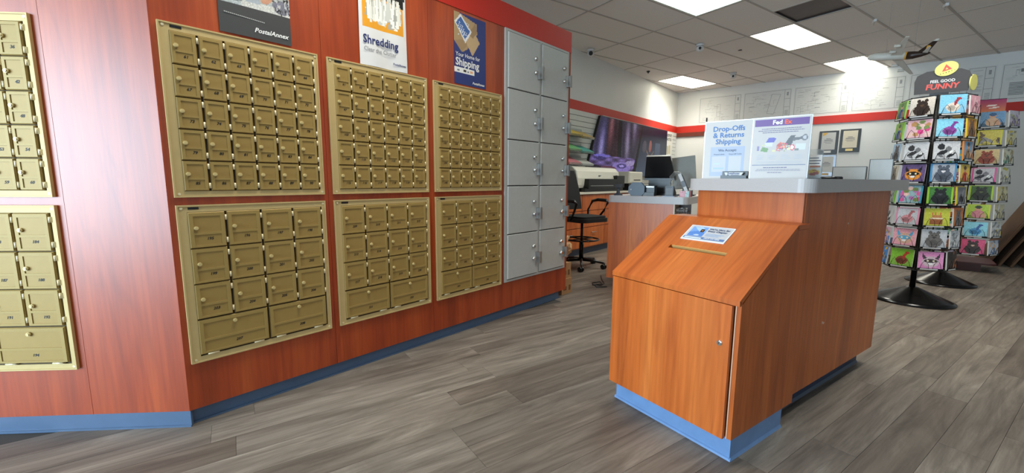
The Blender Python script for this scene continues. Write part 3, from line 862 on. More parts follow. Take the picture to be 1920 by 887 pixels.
# drop-offs sign
def acrylic_sign(name, label, p, w, h, a=SGA):
    t = thing(name, label, 'sign', p, a)
    part('holder', MB().box(-.004, w + .004, .0015, .006, 0, h + .004).box(-.004, w + .004, .0015, .07, 0, .003).prism([(.006, .003), (.07, .003), (.066, .006), (.010, h)], w - .004, w + .004, 'x'), mat('clear_sign_acrylic', (226, 230, 234), .1), t)
    return t
SBLUE = mat('sign_blue_ink', (64, 112, 172), .5)
w, h = .213, .279
t = acrylic_sign('drop_off_sign', 'white sheet sign headed Drop-Offs & Returns Shipping on the counter top', Vector((.980, 2.170, CT)), w, h)
pc = Pic(50, 66, (182, 176, 171))
pc.rect(.14, .86, .05, .56, (152, 162, 184)).rect(.18, .48, .12, .40, (176, 177, 180)).rect(.54, .80, .12, .40, (178, 178, 180)).rect(.22, .44, .16, .20, (150, 172, 200)).rect(.22, .36, .26, .275, (170, 190, 215))
link('sheet', pc.mesh('sheet', w, h, y=0.0), t)
for s_, z_ in (('Drop-Offs', .243), ('& Returns', .212), ('Shipping', .181)):
    text(s_, .034, t, (w * .50, -.0012, z_), SBLUE, align='CENTER', bold=.0007)
text('We Accept:', .017, t, (w * .5, -.0012, .139), mat('sign_grey_ink', (84, 96, 116), .5), align='CENTER', bold=.0003)
text('Prepaid Labels', .0085, t, (w * .33, -.0012, .120), mat('sign_grey_ink', (84, 96, 116), .5), align='CENTER')
text('Drop-Off Codes', .0085, t, (w * .67, -.0012, .120), mat('sign_grey_ink', (84, 96, 116), .5), align='CENTER')
# parcel carrier sign
w, h = .217, .270
t = acrylic_sign('carrier_sign', 'white sheet sign with a purple band and packed goods on the counter top', Vector((1.108, 1.970, CT)), w, h)
pc = Pic(72, 90, (184, 178, 174))
pc.rect(.03, .97, .865, .975, (92, 48, 128))
pc.poly([(.25, .60), (.40, .60), (.44, .67), (.30, .68)], (88, 84, 168)).rect(.24, .38, .53, .60, (196, 198, 210)).poly([(.16, .46), (.28, .44), (.31, .50), (.20, .53)], (104, 140, 84)).rect(.10, .135, .47, .55, (130, 120, 160)).rect(.18, .25, .54, .57, (190, 190, 150))
pc.poly([(.58, .56), (.68, .70), (.76, .70), (.70, .54)], (84, 84, 86)).poly([(.72, .66), (.92, .68), (.92, .64), (.72, .61)], (96, 96, 98)).ell(.92, .66, .05, .05, (110, 110, 112)).ell(.92, .66, .028, .03, (180, 180, 182))
pc.poly([(.44, .48), (.50, .60), (.60, .58), (.62, .50)], (206, 110, 92)).ell(.50, .55, .05, .03, (188, 84, 76)).ell(.56, .52, .04, .02, (226, 160, 140)).rect(.78, .94, .47, .57, (196, 200, 200)).ell(.72, .51, .045, .05, (206, 96, 104)).ell(.72, .51, .025, .03, (236, 232, 234)).ell(.80, .47, .04, .02, (120, 124, 120)).ell(.66, .49, .03, .025, (214, 206, 160)).ell(.40, .46, .03, .02, (210, 200, 150))
for k in range(26): pc.ell(rng.uniform(.42, .66), rng.uniform(.45, .58), .012, .01, (rng.uniform(90, 230), rng.uniform(60, 160), rng.uniform(60, 140)))
pc.rect(.03, .97, .225, .232, (90, 104, 132))
link('sheet', pc.mesh('sheet', w, h, y=0.0), t)
text('Fed', .026, t, (w * .345, -.0012, .2485), W_INK, bold=.0009)
text('Ex', .026, t, (w * .555, -.0012, .2485), mat('orange_red_ink', (244, 96, 60), .5), bold=.0009)
tb = MB(); tb2 = MB()
for z, a, b, th in ((.222, .16, .86, .0022), (.214, .10, .90, .0022), (.206, .18, .80, .0022), (.050, .24, .66, .003), (.042, .12, .88, .0012), (.0365, .10, .90, .0012), (.028, .32, .58, .002)):
    x = a
    while x < b:
        e_ = min(b, x + random.uniform(.02, .06)); (tb if z > .1 else tb2).box(x * w, e_ * w, -.0011, -.0008, z - th / 2, z + th / 2); x = e_ + .008
part('small_print', tb, mat('purple_grey_ink', (96, 88, 128), .5), t)
part('small_print', tb2, mat('purple_grey_ink', (96, 88, 128), .5), t)
tb = MB()
for c in range(4):
    for k in range(4): tb.box((.10 + c * .22) * w, (.10 + c * .22 + random.uniform(.10, .17)) * w, -.0011, -.0008, .106 - k * .006, .1074 - k * .006)
for k in range(3): tb.box(.08 * w, .9 * w, -.0011, -.0008, .078 - k * .0045, .0788 - k * .0045)
part('faint_print', tb, mat('pale_grey_ink', (186, 190, 198), .5), t)
# black business card holder in front of the drop-offs sign
t = thing('card_holder', 'small black business card holder with white cards before the Drop-Offs sign', 'card holder', Vector((1.030, 2.082, CT)), SGA)
part('tray', MB().prism([(-.012, 0), (.026, 0), (.030, .036), (.026, .036), (.022, .005), (-.006, .005), (-.008, .016), (-.012, .016)], 0, .112, 'x'), BLACK, t)
part('tray_back', MB().box(0, .112, .022, .026, .003, .034), BLACK, t)
c_ = part('cards', MB().prism([(.022, .012), (.088, .012), (.098, .030), (.016, .030)], -.006, .016, 'y'), WHITE, t)
text('PostalAnnex', .0105, t, (.056, -.0066, .025), NAVY, align='CENTER', bold=.0004)
part('small_print', MB().box(.045, .08, -.0066, -.006, .017, .0188), NAVY, c_)
part('printed_mark', MB().box(.028, .036, -.0066, -.006, .016, .020), NAVY, c_)
# leaflet holder behind the carrier sign
CLEAR = mat('thin_clear_acrylic', (240, 245, 248), .05, trans=.95)
t = thing('leaflet_holder', 'clear acrylic leaflet holder with a narrow white and yellow leaflet on the counter', 'leaflet holder', Vector((1.345, 1.945, CT)), -.62)
part('pocket', MB().box(0, .065, 0, .0025, 0, .06).box(0, .065, .03, .0325, 0, .135).box(0, .0025, .0025, .03, 0, .06).box(.0625, .065, .0025, .03, 0, .06).box(0, .065, 0, .0325, 0, .0025), CLEAR, t)
pc = Pic(14, 26, (238, 238, 236))
pc.rect(.1, .8, .86, .90, (90, 100, 120)).rect(.15, .9, .75, .78, (80, 90, 110)).rect(.1, .85, .60, .64, (70, 80, 100)).rect(.2, .9, .48, .52, (200, 110, 60)).ell(.5, .25, .42, .12, (240, 200, 40)).poly([(.2, .2), (.8, .3), (.9, .16), (.3, .1)], (190, 60, 40)).rect(.4, .7, .3, .36, (150, 60, 50))
link('leaflet', pc.mesh('leaflet', .055, .105, .006, .004, y=.016), t)
# pen
t = thing('pen', 'black pen lying on the white counter top beside the leaflet holder', 'pen', on_counter(.50, .92) + Vector((0, 0, .0055)), FB[2] + .35)
part('barrel', MB().cyl((-.06, 0, 0), .0052, .11, 'x', 10), BLACK, t)
part('cap', MB().cyl((.05, 0, 0), .0055, .028, 'x', 10).box(.045, .075, -.001, .001, .005, .008), BLACK, t)
# pale boxes at the far end of the counter top
TRAY = mat('frosted_pale_tray', (196, 199, 196), .4)
def leaflet_tray(name, label, u, v, w, d, h, rz, group):
    t = thing(name, label, 'box', on_counter(u, v), FB[2] + rz, group)
    part('carton', MB().box(0, w, 0, d, 0, h), TRAY, t)
    part('edge', MB().box(-.001, .002, -.0015, .0, 0, h).box(w - .002, w + .001, -.0015, .0, 0, h).box(-.001, w + .001, -.0015, .0, h - .002, h + .0005), mat('dark_edge_line', (70, 72, 74), .5), t, 'thin dark edge')
    return t
leaflet_tray('pale_box', 'low pale grey box at the far end of the counter top', .35, 1.46, .155, .09, .075, .22, None)
leaflet_tray('pale_box', 'taller pale grey box half hidden by the front card rack', .505, 1.52, .10, .07, .115, .22, None)
# dish with yellow labels at the counter's outer end
t = thing('sample_jar', 'small clear jar with yellow label at the counter end beside the drop-off sign', 'jar', on_counter(.10, .62), FB[2])
part('jar', MB().lathe([(.026, 0), (.028, .004), (.028, .04), (.020, .046), (.020, .05)], n=20), CLEAR, t)
part('label_band', MB().lathe([(.0286, .008), (.0288, .009), (.0288, .026), (.0286, .027)], n=20), mat('yellow_label', (222, 196, 40), .5), t)
part('straw', MB().tube([(0, 0, .02), (-.012, 0, .05), (-.02, 0, .072)], .004), WHITE, t)

# ================================================================== work counter by the entrance to the work area
t = thing('work_counter', 'lower cherry wood work counter with white top and rounded corner', 'counter', wp(FC2, 0, 0), FC2[2])
CZ = .947
part('countertop', MB().prism(rrect(-.012, .76, -.015, 1.0, .05), .880, CZ), COUNTER, t)
part('front_panel', MB().box(.0, .632, .002, .020, .10, .880), WOOD_V, t)
part('side_panel', MB().box(.0, .018, .020, .95, .10, .880), WOOD_D, t)
part('side_panel', MB().box(.632, .645, .0, .30, .10, .880), mat('beige_edge', (206, 188, 164), .5), t, 'beige panel edge')
part('shelf', MB().box(.645, .75, .16, .18, .10, .880).box(.645, .75, .05, .18, .80, .815), mat('dark_walnut_recess', (58, 36, 28), .5), t)
part('plinth', MB().box(.05, .60, .06, .9, -.002, .10), VINYL, t)
part('hinge_cap', MB().box(-.003, .0, .02, .04, .36, .39), CHROME, t)
wb = MB()
for k in range(7): wb.tube([(.66 + k * .014, .03, .79), (.66 + k * .014, .03, .845), (.66 + k * .014, .06, .850)], .003, 6)
wb.tube([(.65, .03, .845), (.75, .03, .845)], .003, 6)
part('wire_rack', wb, STEEL, t)
def on_work(x, y): return wp(FC2, x, y, CZ)
W2 = FC2[2]
# barcode scanner on its stand
t = thing('scanner', 'small black hands-free scanner on a round stand at the counter corner', 'scanner', on_work(-.005 + .06, .10), W2)
part('stand', MB().lathe([(.045, 0), (.045, .008), (.02, .02), (.014, .06), (.012, .075)], n=24), mat('slate_plastic', (52, 58, 68), .35), t)
part('head', MB().box(-.03, .03, -.02, .03, .075, .105).box(-.02, .05, -.028, -.012, .086, .112), BLACK, t)
# label printer
t = thing('label_printer', 'dark slate label printer with rounded side on the work counter', 'printer', on_work(.175, .06), W2 + .1)
SLP = mat('slate_blue_plastic', (60, 74, 90), .4)
oct_ = [(.03, 0), (.13, 0), (.155, .03), (.155, .09), (.12, .132), (.04, .132), (.0, .09), (.0, .03)]
part('housing', MB().prism(oct_, 0, .05, 'y'), SLP, t)
part('body', MB().box(.02, .24, .05, .18, 0, .10).box(.14, .245, .01, .05, 0, .035), BLACK, t)
part('paper_slot', MB().box(.16, .235, .046, .050, .085, .092), STEEL, t)
part('led', MB().cyl((.025, -.003, .062), .006, .004, 'y', 10), WHITE, t, 'small white status light')
# black touch monitor
t = thing('touch_monitor', 'black touch monitor seen from behind on the work counter', 'monitor', on_work(.37, .42), W2 + .05)
MT = Matrix.Translation((0, 0, .17)) @ Matrix.Rotation(.45, 4, 'X')
part('casing', MB().prism([(-.155, 0), (.155, 0), (.115, .245), (-.115, .245)], 0, .022, 'y', MT), BLACK, t)
part('base', MB().box(-.13, .13, -.05, .12, 0, .02).box(-.11, .11, 0, .05, .02, .18).box(-.15, .15, -.02, .03, .155, .175), BLACK, t)
part('bezel_edge', MB().box(-.117, .117, -.002, .024, .243, .249, MT), STEEL, t)
# grey screen panel turned away
t = thing('grey_monitor', 'grey back of a tilted flat monitor beside the black touch monitor', 'monitor', on_work(.62, .46), W2 + .12)
MT = Matrix.Translation((0, 0, .06)) @ Matrix.Rotation(-.12, 4, 'Y') @ Matrix.Rotation(-.22, 4, 'X')
part('casing', MB().box(-.115, .105, 0, .03, .02, .345, MT), mat('dull_grey_plastic', (128, 130, 126), .5), t)
part('foot', MB().box(-.09, .09, -.05, .12, 0, .012).box(-.03, .03, .02, .05, .012, .12), BLACK, t)
# card terminal, handset, tissue box, cables
t = thing('card_terminal', 'black card payment terminal on the work counter edge', 'card terminal', on_work(.535, .05), W2)
part('body', MB().prism([(0, 0), (.11, 0), (.11, .035), (.02, .10), (0, .10)], 0, .075, 'x'), BLACK, t)
part('keypad', MB().box(.01, .065, -.001, .0, .02, .08), mat('grey_keys', (120, 124, 128), .5), t)
part('foot', MB().box(-.015, .09, -.03, .12, 0, .008), mat('pale_slate_plastic', (140, 150, 168), .4), t)
t = thing('handset', 'black and white handheld scanner leaning on its cradle', 'scanner', on_work(.675, .22), W2)
HM = Matrix.Rotation(.30, 4, 'Y')
HM = Matrix.Translation((.03, 0, .01)) @ Matrix.Rotation(-.42, 4, 'Y')
part('grip', MB().box(-.018, .018, 0, .03, .04, .21, HM), BLACK, t)
part('tip', MB().box(-.014, .014, -.003, .0, .15, .225, HM), WHITE, t, 'white scanner head')
part('trim', MB().box(-.014, .014, -.003, .0, .02, .09, HM), WHITE, t, 'white lower trim')
part('cradle', MB().box(-.03, .06, 0, .05, 0, .06), BLACK, t)
t = thing('tissue_box', 'pink and teal patterned box on the work counter beside the handset', 'box', on_work(.665, .06), W2 - .05)
pc = Pic(24, 10, (214, 150, 160)); pc.rect(.6, 1, 0, 1, (150, 190, 184))
for k in range(40): pc.ell(rng.uniform(0, 1), rng.uniform(0, 1), .03, .06, [(236, 210, 214), (190, 90, 110), (120, 170, 166)][k % 3])
part('carton', MB().box(0, .085, .0005, .06, 0, .055), mat('pink_card', (206, 140, 150), .6), t)
link('printed_face', pc.mesh('printed_face', .085, .055), t)
cb = MB()
for k in range(4):
    x = .48 + k * .012
    cb.tube([(x, .25, .004), (x - .01, .25, .06), (x + .03, .26, .12), (x + .01, .26, .19), (x + .05, .27, .24), (x + .09, .27, .21), (x + .08, .26, .10)], .0035, 6)
o = single('cable_bundle', cb, mat('grey_cable', (150, 150, 146), .5), 'tangled grey cables standing between monitor and card terminal', 'cables', on_work(.02, .02), W2)
# photo umbrella behind the monitors
t = thing('photo_umbrella', 'black photo umbrella half open behind the grey monitor', 'umbrella', on_work(.93, .80), W2)
um = MB(); n = 8
ring = [(.17 * math.cos(2 * PI * k / n), .17 * math.sin(2 * PI * k / n), 0) for k in range(n)]
um.add([(0, 0, .10)] + ring + [(0, 0, .095)] + [(a * .98, b * .98, c - .004) for a, b, c in ring], [(0, 1 + k, 1 + (k + 1) % n) for k in range(n)] + [(n + 1, n + 2 + (k + 1) % n, n + 2 + k) for k in range(n)])
UMM = Matrix.Translation((0, 0, .31)) @ Matrix.Rotation(.5, 4, 'Y') @ Matrix.Rotation(-.5, 4, 'X')
um2 = MB().add(um.v, um.f, UMM)
part('canopy', um2, BLACKM, t)
part('stand', MB().tube([(0, 0, 0), (0, 0, .30)], .006).cyl((0, 0, 0), .04, .008), BLACKM, t)
# items behind, cable on floor
cb = MB().tube([(.02, -.02, .005), (-.06, -.10, .005), (-.12, -.02, .006), (-.06, .06, .005), (-.13, .14, .005), (-.17, .04, .006), (-.12, -.06, .012), (-.05, -.04, .012), (-.06, .10, .005), (-.16, .26, .005), (-.24, .42, .005)], .005, 6)
single('power_cable', cb, BLACK, 'black power cable looped on the floor beside the work counter', 'cable', wp(FC2, 0, 0), W2)

# ================================================================== work area along the far side wall
t = thing('drawer_cabinet', 'long low cherry drawer cabinet with white top under the plotter', 'cabinet', wp(FW, 0, 0), FW[2])
X0, X1 = -5.55, -1.9
part('body', MB().box(X0, X1, -.50, -.024, .10, .895), WOOD_D, t)
part('countertop', MB().box(X0 - .01, X1 + .01, -.545, -.024, .895, .925), mat('ivory_laminate', (218, 212, 196), .4), t)
part('toe_kick', MB().box(X0 + .02, X1 - .02, -.46, -.03, -.002, .10), mat('navy_vinyl_base', (50, 62, 84), 0.35), t)
dx = [-5.50, -4.85, -4.185, -3.60, -2.95, -2.30]
for a, b in zip(dx[:-1], dx[1:]):
    for z0, z1 in ((.655, .885), (.41, .645), (.115, .40)):
        d = part('drawer', MB().bev(a + .004, b - .004, -.520, -.500, z0, z1, .003), WOOD_D, t)
        c = (a + b) / 2
        part('handle', MB().tube([(c - .055, -.520, z1 - .075), (c - .05, -.545, z1 - .075), (c + .05, -.545, z1 - .075), (c + .055, -.520, z1 - .075)], .006, 8), STEEL, d)
PT = .925
IVORY = mat('ivory_plastic', (224, 222, 208), .4)
t = thing('plotter', 'large white roll plotter with black lower half on the drawer cabinet', 'printer', wp(FW, -4.93, -.30, PT), FW[2])
prof = [(-.155, .10), (-.14, .06), (.05, .05), (.12, .09), (.145, .18), (.135, .27), (.08, .345), (.0, .375), (-.08, .36), (-.14, .30), (-.165, .20)]
part('cover', MB().prism([(a, b) for a, b in prof], .03, 1.30, 'x', smooth=False), IVORY, t)
part('end_cap', MB().prism([(a * 1.03, .21 + (b - .21) * 1.03) for a, b in prof], 0, .03, 'x'), mat('grey_end_cap', (178, 180, 172), .45), t, 'grey end cap')
part('feeder', MB().box(.22, 1.14, -.235, -.10, .045, .19).box(.16, 1.34, -.21, .08, .0, .055), BLACK, t)
part('control_box', MB().box(1.10, 1.36, -.225, .05, .055, .245), BLACK, t)
part('output_bar', MB().box(.26, .95, -.243, -.236, .085, .093), STEEL, t)
part('foot', MB().box(.03, .13, -.13, .05, 0, .052), IVORY, t)
part('badge', MB().box(.62, .68, -.1705, -.160, .235, .247).box(1.16, 1.20, -.1705, -.160, .22, .25), mat('grey_keys', (120, 124, 128), .5), t)
t = thing('desktop_printer', 'small white desktop printer between the plotter and the television', 'printer', wp(FW, -3.38, -.36, PT), FW[2])
part('body', MB().bev(0, .52, -.16, .14, .12, .32, .02), IVORY, t)
part('lower_tray', MB().box(.02, .50, -.14, .14, 0, .12), BLACK, t)
part('output_slot', MB().box(.16, .42, -.163, -.158, .17, .185), BLACK, t)
# television with a purple picture and a dark half with reflections painted in
t = thing('television', 'big wall television showing a purple crystal picture and a dark half with painted reflections', 'television', wp(FW, 0, 0), FW[2])
TVX0, TVX1, TZ0, TZ1 = -3.62, -.725, 1.18, 2.165
TVB = -4.06            # the lower edge reaches further out than the upper one
quad = lambda m: [(TVB - m * 1.3, TZ0 - m), (TVX1 + m, TZ0 - m), (TVX1 + m, TZ1 + m), (TVX0 - m, TZ1 + m)]
part('casing', MB().prism(quad(.012), -.075, -.032, 'y'), BLACK, t)
pc = Pic(170, 88, (34, 40, 54))
U, V = pc.U, pc.V
pc.grad((24, 28, 44), (64, 76, 96), 0, .84); pc.rect(0, 1, .84, 1, (18, 22, 40))
left = U < .56 - .06 * (1 - V)
pc.m(left, (34, 26, 40))
stripe = (np.sin(U * 60 + 6 * V) * .5 + .5) * (np.sin(U * 23 - 3 * V + 1) * .5 + .5)
for lo, hi, c0, c1 in ((.0, .14, (46, 44, 76), (140, 132, 196)), (.14, .27, (44, 26, 38), (124, 78, 88)), (.27, .32, (10, 10, 14), (24, 22, 34)), (.32, .56, (44, 38, 58), (134, 124, 158))):
    mk = left & (U + .10 * (V - .5) >= lo) & (U + .10 * (V - .5) < hi)
    k = stripe[..., None]; g = np.array(c0) * (1 - k) + np.array(c1) * k; pc.a[mk] = g[mk]
low = left & (V < .34); k = (np.sin(U * 40) * np.sin(V * 50) * .5 + .5)[..., None]
g = np.array((52, 38, 70)) * (1 - k) + np.array((126, 108, 180)) * k; pc.a[low] = g[low]
for cx, cy, rx, ry, c in ((.12, .34, .09, .03, (110, 100, 190)), (.10, .30, .07, .025, (60, 52, 110)), (.36, .16, .11, .09, (128, 112, 184)), (.36, .18, .06, .045, (70, 58, 120)), (.36, .18, .03, .02, (150, 138, 206)), (.20, .12, .10, .05, (90, 54, 74)), (.46, .24, .06, .05, (142, 130, 180)), (.06, .12, .08, .06, (30, 20, 34))):
    pc.ell(cx, cy, rx, ry, c)
pc.speck(9, left); pc.poly([(.50, 0), (.545, 0), (.575, 1), (.56, 1)], (10, 10, 14))
pc.ell(.72, .62, .022, .12, (120, 70, 66)).ell(.70, .44, .008, .1, (110, 84, 60), .35).ell(.75, .44, .008, .1, (96, 84, 70), -.35).ell(.63, .60, .03, .12, (66, 62, 76)).rect(.80, .88, .40, .70, (56, 66, 84))  # reflections on the dark half, painted into the picture
sm_ = pc.mesh('screen', TVX1 - TVX0, TZ1 - TZ0, TVX0, TZ0, -.0765)
for v in sm_.vertices:
    u_, v_ = (v.co.x - TVX0) / (TVX1 - TVX0), (v.co.z - TZ0) / (TZ1 - TZ0)
    v.co.x += (TVB - TVX0) * (1 - u_) * (1 - v_)
SCREEN = PRINT.copy(); SCREEN.name = 'lit_screen'
nt_ = SCREEN.node_tree; b_ = nt_.nodes['Principled BSDF']
nt_.links.new([n for n in nt_.nodes if n.bl_idname == 'ShaderNodeVertexColor'][0].outputs['Color'], b_.inputs['Emission Color'])
b_.inputs['Emission Strength'].default_value = 0.3; b_.inputs['Roughness'].default_value = 0.3; b_.inputs['Specular IOR Level'].default_value = 0.15
sm_.materials[0] = SCREEN
scr = link('screen', sm_, t)
part('bracket', MB().box(-2.8, -1.6, -.0318, -.0225, 1.4, 1.9), BLACKM, t)
part('top_trim', MB().box(TVX0 + .05, TVX1, -.078, -.0322, 2.178, 2.186), STEEL, t)
# passport photos sheet
t = thing('passport_photos_sheet', 'white passport photos price sheet on the slat wall past the television', 'poster', wp(FW, -.70, -.024, 1.66), FW[2])
pc = Pic(22, 24, (214, 214, 206)); pc.rect(.2, .5, .05, .4, (176, 172, 150)).rect(.55, .75, .1, .45, (190, 176, 140)).rect(.1, .9, .5, .52, (120, 124, 120))
link('sheet', pc.mesh('sheet', .44, .50), t)
text('PASSPORT', .085, t, (.22, -.001, .44), INK, align='CENTER', bold=.002, width=.85)
text('PHOTOS', .085, t, (.22, -.001, .35), INK, align='CENTER', bold=.002, width=.85)
# coloured paper stacks on sloping slat shelves
papers = [('yellow', (222, 190, 84), -4.72, 1.86), ('tan yellow', (206, 178, 110), -4.36, 1.84), ('green', (128, 196, 132), -4.72, 1.64), ('teal', (98, 188, 178), -4.36, 1.62), ('pink', (214, 132, 140), -4.72, 1.44), ('white', (214, 214, 206), -4.36, 1.43)]
for nm, c, x, z in papers:
    t = thing('paper_stack', 'stack of %s copy paper on a sloping clear shelf of the slat wall' % nm, 'paper', wp(FW, x - .12, -.022, z), FW[2], 'coloured paper stacks')
    R_ = Matrix.Rotation(.42, 4, 'X')
    part('shelf', MB().box(-.005, .335, -.27, -.008, -.006, 0, R_).box(-.005, .335, -.274, -.27, -.006, .03, R_).box(0, .33, -.008, 0, -.02, .06), CLEAR, t)
    part('sheets', MB().box(.0, .33, -.265, -.02, .0, .03, R_), mat('paper_' + nm.replace(' ', '_'), c, .7), t)

# drafting chair
t = thing('drafting_chair', 'black mesh drafting chair with armrests and foot ring behind the lockers', 'chair', (0.88, 5.22, 0), -.95)
MESHF = mat('black_mesh_fabric', (24, 25, 27), .8)
hub = MB()
for k in range(5):
    a = 2 * PI * k / 5 + .5
    hub.tube([(0, 0, .10), (.16 * math.cos(a), .16 * math.sin(a), .095), (.29 * math.cos(a), .29 * math.sin(a), .075)], [.022, .018, .013], 8)
part('base', hub, BLACK, t)
for k in range(5):
    a = 2 * PI * k / 5 + .5; c = (.30 * math.cos(a), .30 * math.sin(a), 0)
    part('caster', MB().cyl((c[0] - .012, c[1] - .028, .03), .03, .022, 'y', 14).cyl((c[0] - .012, c[1] + .006, .03), .03, .022, 'y', 14).cyl((c[0], c[1], .03), .008, .05), BLACK, t)
part('column', MB().cyl((0, 0, .09), .028, .25).cyl((0, 0, .34), .016, .24), BLACKM, t)
ring = [(.21 * math.cos(2 * PI * k / 24), .21 * math.sin(2 * PI * k / 24), .36) for k in range(24)]
fr_ = MB().tube(ring, .011, 8, closed=True)
for k in range(4):
    a = PI / 2 * k; fr_.tube([(.02 * math.cos(a), .02 * math.sin(a), .36), (.21 * math.cos(a), .21 * math.sin(a), .36)], .008, 6)
part('foot_ring', fr_, BLACK, t)
seat = MB().prism(rrect(-.22, .25, -.24, .24, .09), .59, .635).prism(rrect(-.20, .23, -.22, .22, .08), .635, .66)
part('seat', seat, MESHF, t)
bk = MB()
nb = 10
for k in range(nb):
    z0 = .72 + k * .05
    ww = lambda q: .215 * (1 - .25 * (q / nb) ** 2)
    x = -.23 - .10 * (k / nb) ** 1.3; x2 = -.23 - .10 * ((k + 1) / nb) ** 1.3
    bk.add([(x, -ww(k), z0), (x, ww(k), z0), (x2, ww(k + 1), z0 + .05), (x2, -ww(k + 1), z0 + .05), (x - .018, -ww(k), z0), (x - .018, ww(k), z0), (x2 - .018, ww(k + 1), z0 + .05), (x2 - .018, -ww(k + 1), z0 + .05)],
           [(0, 1, 2, 3), (7, 6, 5, 4), (0, 4, 5, 1), (3, 2, 6, 7), (0, 3, 7, 4), (1, 5, 6, 2)])
part('backrest', bk, MESHF, t)
part('back_bracket', MB().tube([(-.05, 0, .60), (-.22, 0, .60), (-.27, 0, .66), (-.275, 0, .85)], .02, 8), BLACK, t)
for sy in (-1, 1):
    part('armrest', MB().tube([(-.12, sy * .22, .60), (-.16, sy * .27, .72), (-.10, sy * .28, .83), (.0, sy * .28, .85), (.14, sy * .28, .845), (.17, sy * .27, .82), (.12, sy * .26, .72), (.03, sy * .23, .60)], [.014, .014, .018, .022, .022, .018, .013, .013], 8), BLACK, t)

# cartons beside the partition end with crumpled kraft paper
t0 = thing('carton', 'lower of two small brown cartons stacked at the end of the locker wall', 'carton', wp(FM, 2.885, .05), FM[2], 'cartons by the lockers')
def carton(t, w, d, h):
    part('box', MB().box(0, w, 0, d, 0, h), KRAFT, t)
    part('tape', MB().box(-.0006, w + .0006, d * .42, d * .58, h * .7, h + .0006), mat('tan_tape', (196, 164, 118), .4), t)
    part('print_marks', MB().box(.03, .08, -.0008, 0, h * .25, h * .5).box(w - .05, w - .02, -.0008, 0, h * .2, h * .55), mat('brown_print', (120, 84, 52), .7), t)
carton(t0, .165, .32, .15)
t1 = thing('carton', 'upper of two small brown cartons topped with crumpled kraft paper', 'carton', wp(FM, 2.89, .06, .1505), FM[2], 'cartons by the lockers')
carton(t1, .155, .30, .15)
cr = MB(); r5 = random.Random(5)
for k in range(9):
    c = (.11 + r5.uniform(-.06, .10), .12 + r5.uniform(-.08, .10), .05 + r5.uniform(0, .22))
    n0 = len(cr.v); cr.ball(c, r5.uniform(.05, .075), r5.uniform(.05, .08), r5.uniform(.035, .06), 10, 6, Matrix.Rotation(r5.uniform(-.2, .2), 4, 'Y'))
    for q in range(n0, len(cr.v)):
        v = cr.v[q]; cr.v[q] = (max(.004, v[0] + r5.uniform(-.014, .014)), v[1] + r5.uniform(-.014, .014), max(.0005, v[2] + r5.uniform(-.014, .014)))
cr.sm = [False] * len(cr.sm)
single('kraft_paper', cr, mat('tan_kraft_paper', (206, 170, 126), .75, noise=(30, .25)), 'crumpled tan kraft packing paper heaped on the brown cartons', 'packing paper', wp(FM, 2.89, .06, .301), FM[2])

# ================================================================== back wall
sheet_x = [(.48, 1.33), (1.37, 2.22), (2.26, 3.12), (3.16, 3.88), (3.92, 4.56), (4.60, 4.92), (4.97, 5.85)]
LINE = mat('plan_line_ink', (128, 132, 134), .7)
PLANP = mat('plan_sheet_paper', (212, 214, 212), .6)
lab = ['first blueprint sheet from the far corner above the red band', 'second blueprint sheet from the far corner, with a large slanted outline', 'third blueprint sheet from the corner, densely drawn', 'fourth blueprint sheet from the corner, under the bright ceiling panel', 'blueprint sheet behind the hanging model airplane', 'narrow blueprint sheet behind the black card rack header', 'blueprint sheet with text columns at the outer end of the row']
r9 = random.Random(11)
for k, (a, b) in enumerate(sheet_x):
    t = thing('blueprint_sheet', lab[k], 'blueprint', wp(FK, a, 0, 2.372), FK[2], 'blueprints along the back wall')
    w, h = b - a, .555
    part('sheet', MB().box(0, w, -.0022, -.0005, 0, h), PLANP, t)
    d = MB(); Y = (-.0032, -.0023)
    def ln(x0, z0, x1, z1, th=.0035):
        v = Vector((x1 - x0, 0, z1 - z0)); n = Vector((-v.z, 0, v.x)).normalized() * th / 2
        d.add([(x0 - n.x, Y[0], z0 - n.z), (x1 - n.x, Y[0], z1 - n.z), (x1 + n.x, Y[0], z1 + n.z), (x0 + n.x, Y[0], z0 + n.z)], [(0, 1, 2, 3)])
    for q in ((.02, .02, w - .02, .02), (.02, h - .02, w - .02, h - .02), (.02, .02, .02, h - .02), (w - .02, .02, w - .02, h - .02), (w - .12, .02, w - .12, h - .02), (w - .12, .2, w - .02, .2), (w - .12, .36, w - .02, .36)): ln(*q, th=.005)
    if k in (1, 4):
        ln(w * .52, .10, w * .60, h - .08, .005); ln(w * .60, h - .08, w * .78, h - .10, .005); ln(w * .78, h - .10, w * .66, .08, .005); ln(w * .66, .08, w * .52, .10, .005)
    if k == 0:
        ln(w * .44, .12, w * .44, h - .18); ln(w * .52, .12, w * .52, h - .18); ln(w * .44, .12, w * .52, .12); ln(w * .44, h - .18, w * .52, h - .18)
    for q in range(46 if k == 2 else 30):
        x0 = r9.uniform(.05, max(.08, w - .28)); z0 = r9.uniform(.05, h - .06); L_ = r9.uniform(.03, .12)
        ln(x0, z0, x0 + L_, z0 + r9.uniform(-.004, .004), r9.choice([.0025, .004]))
        if q % 4 == 0: ln(x0, z0, x0, z0 - r9.uniform(.03, .09), .0025)
    for q in range(5): ln(w - .10, .05 + q * .02, w - .04, .05 + q * .02, .006)
    for q in range(3): ln(w - .085, h - .08 - q * .022, w - .055, h - .08 - q * .022, .016)
    if k == 6:
        for q in range(9): ln(.10, .08 + q * .022, .26, .08 + q * .022, .012); ln(.34, .08 + q * .022, .5, .08 + q * .022, .012)
        ln(.2, h - .12, .36, h - .12, .05)
    dr = part('drawing', d, LINE, t); dr['kind'] = 'stuff'
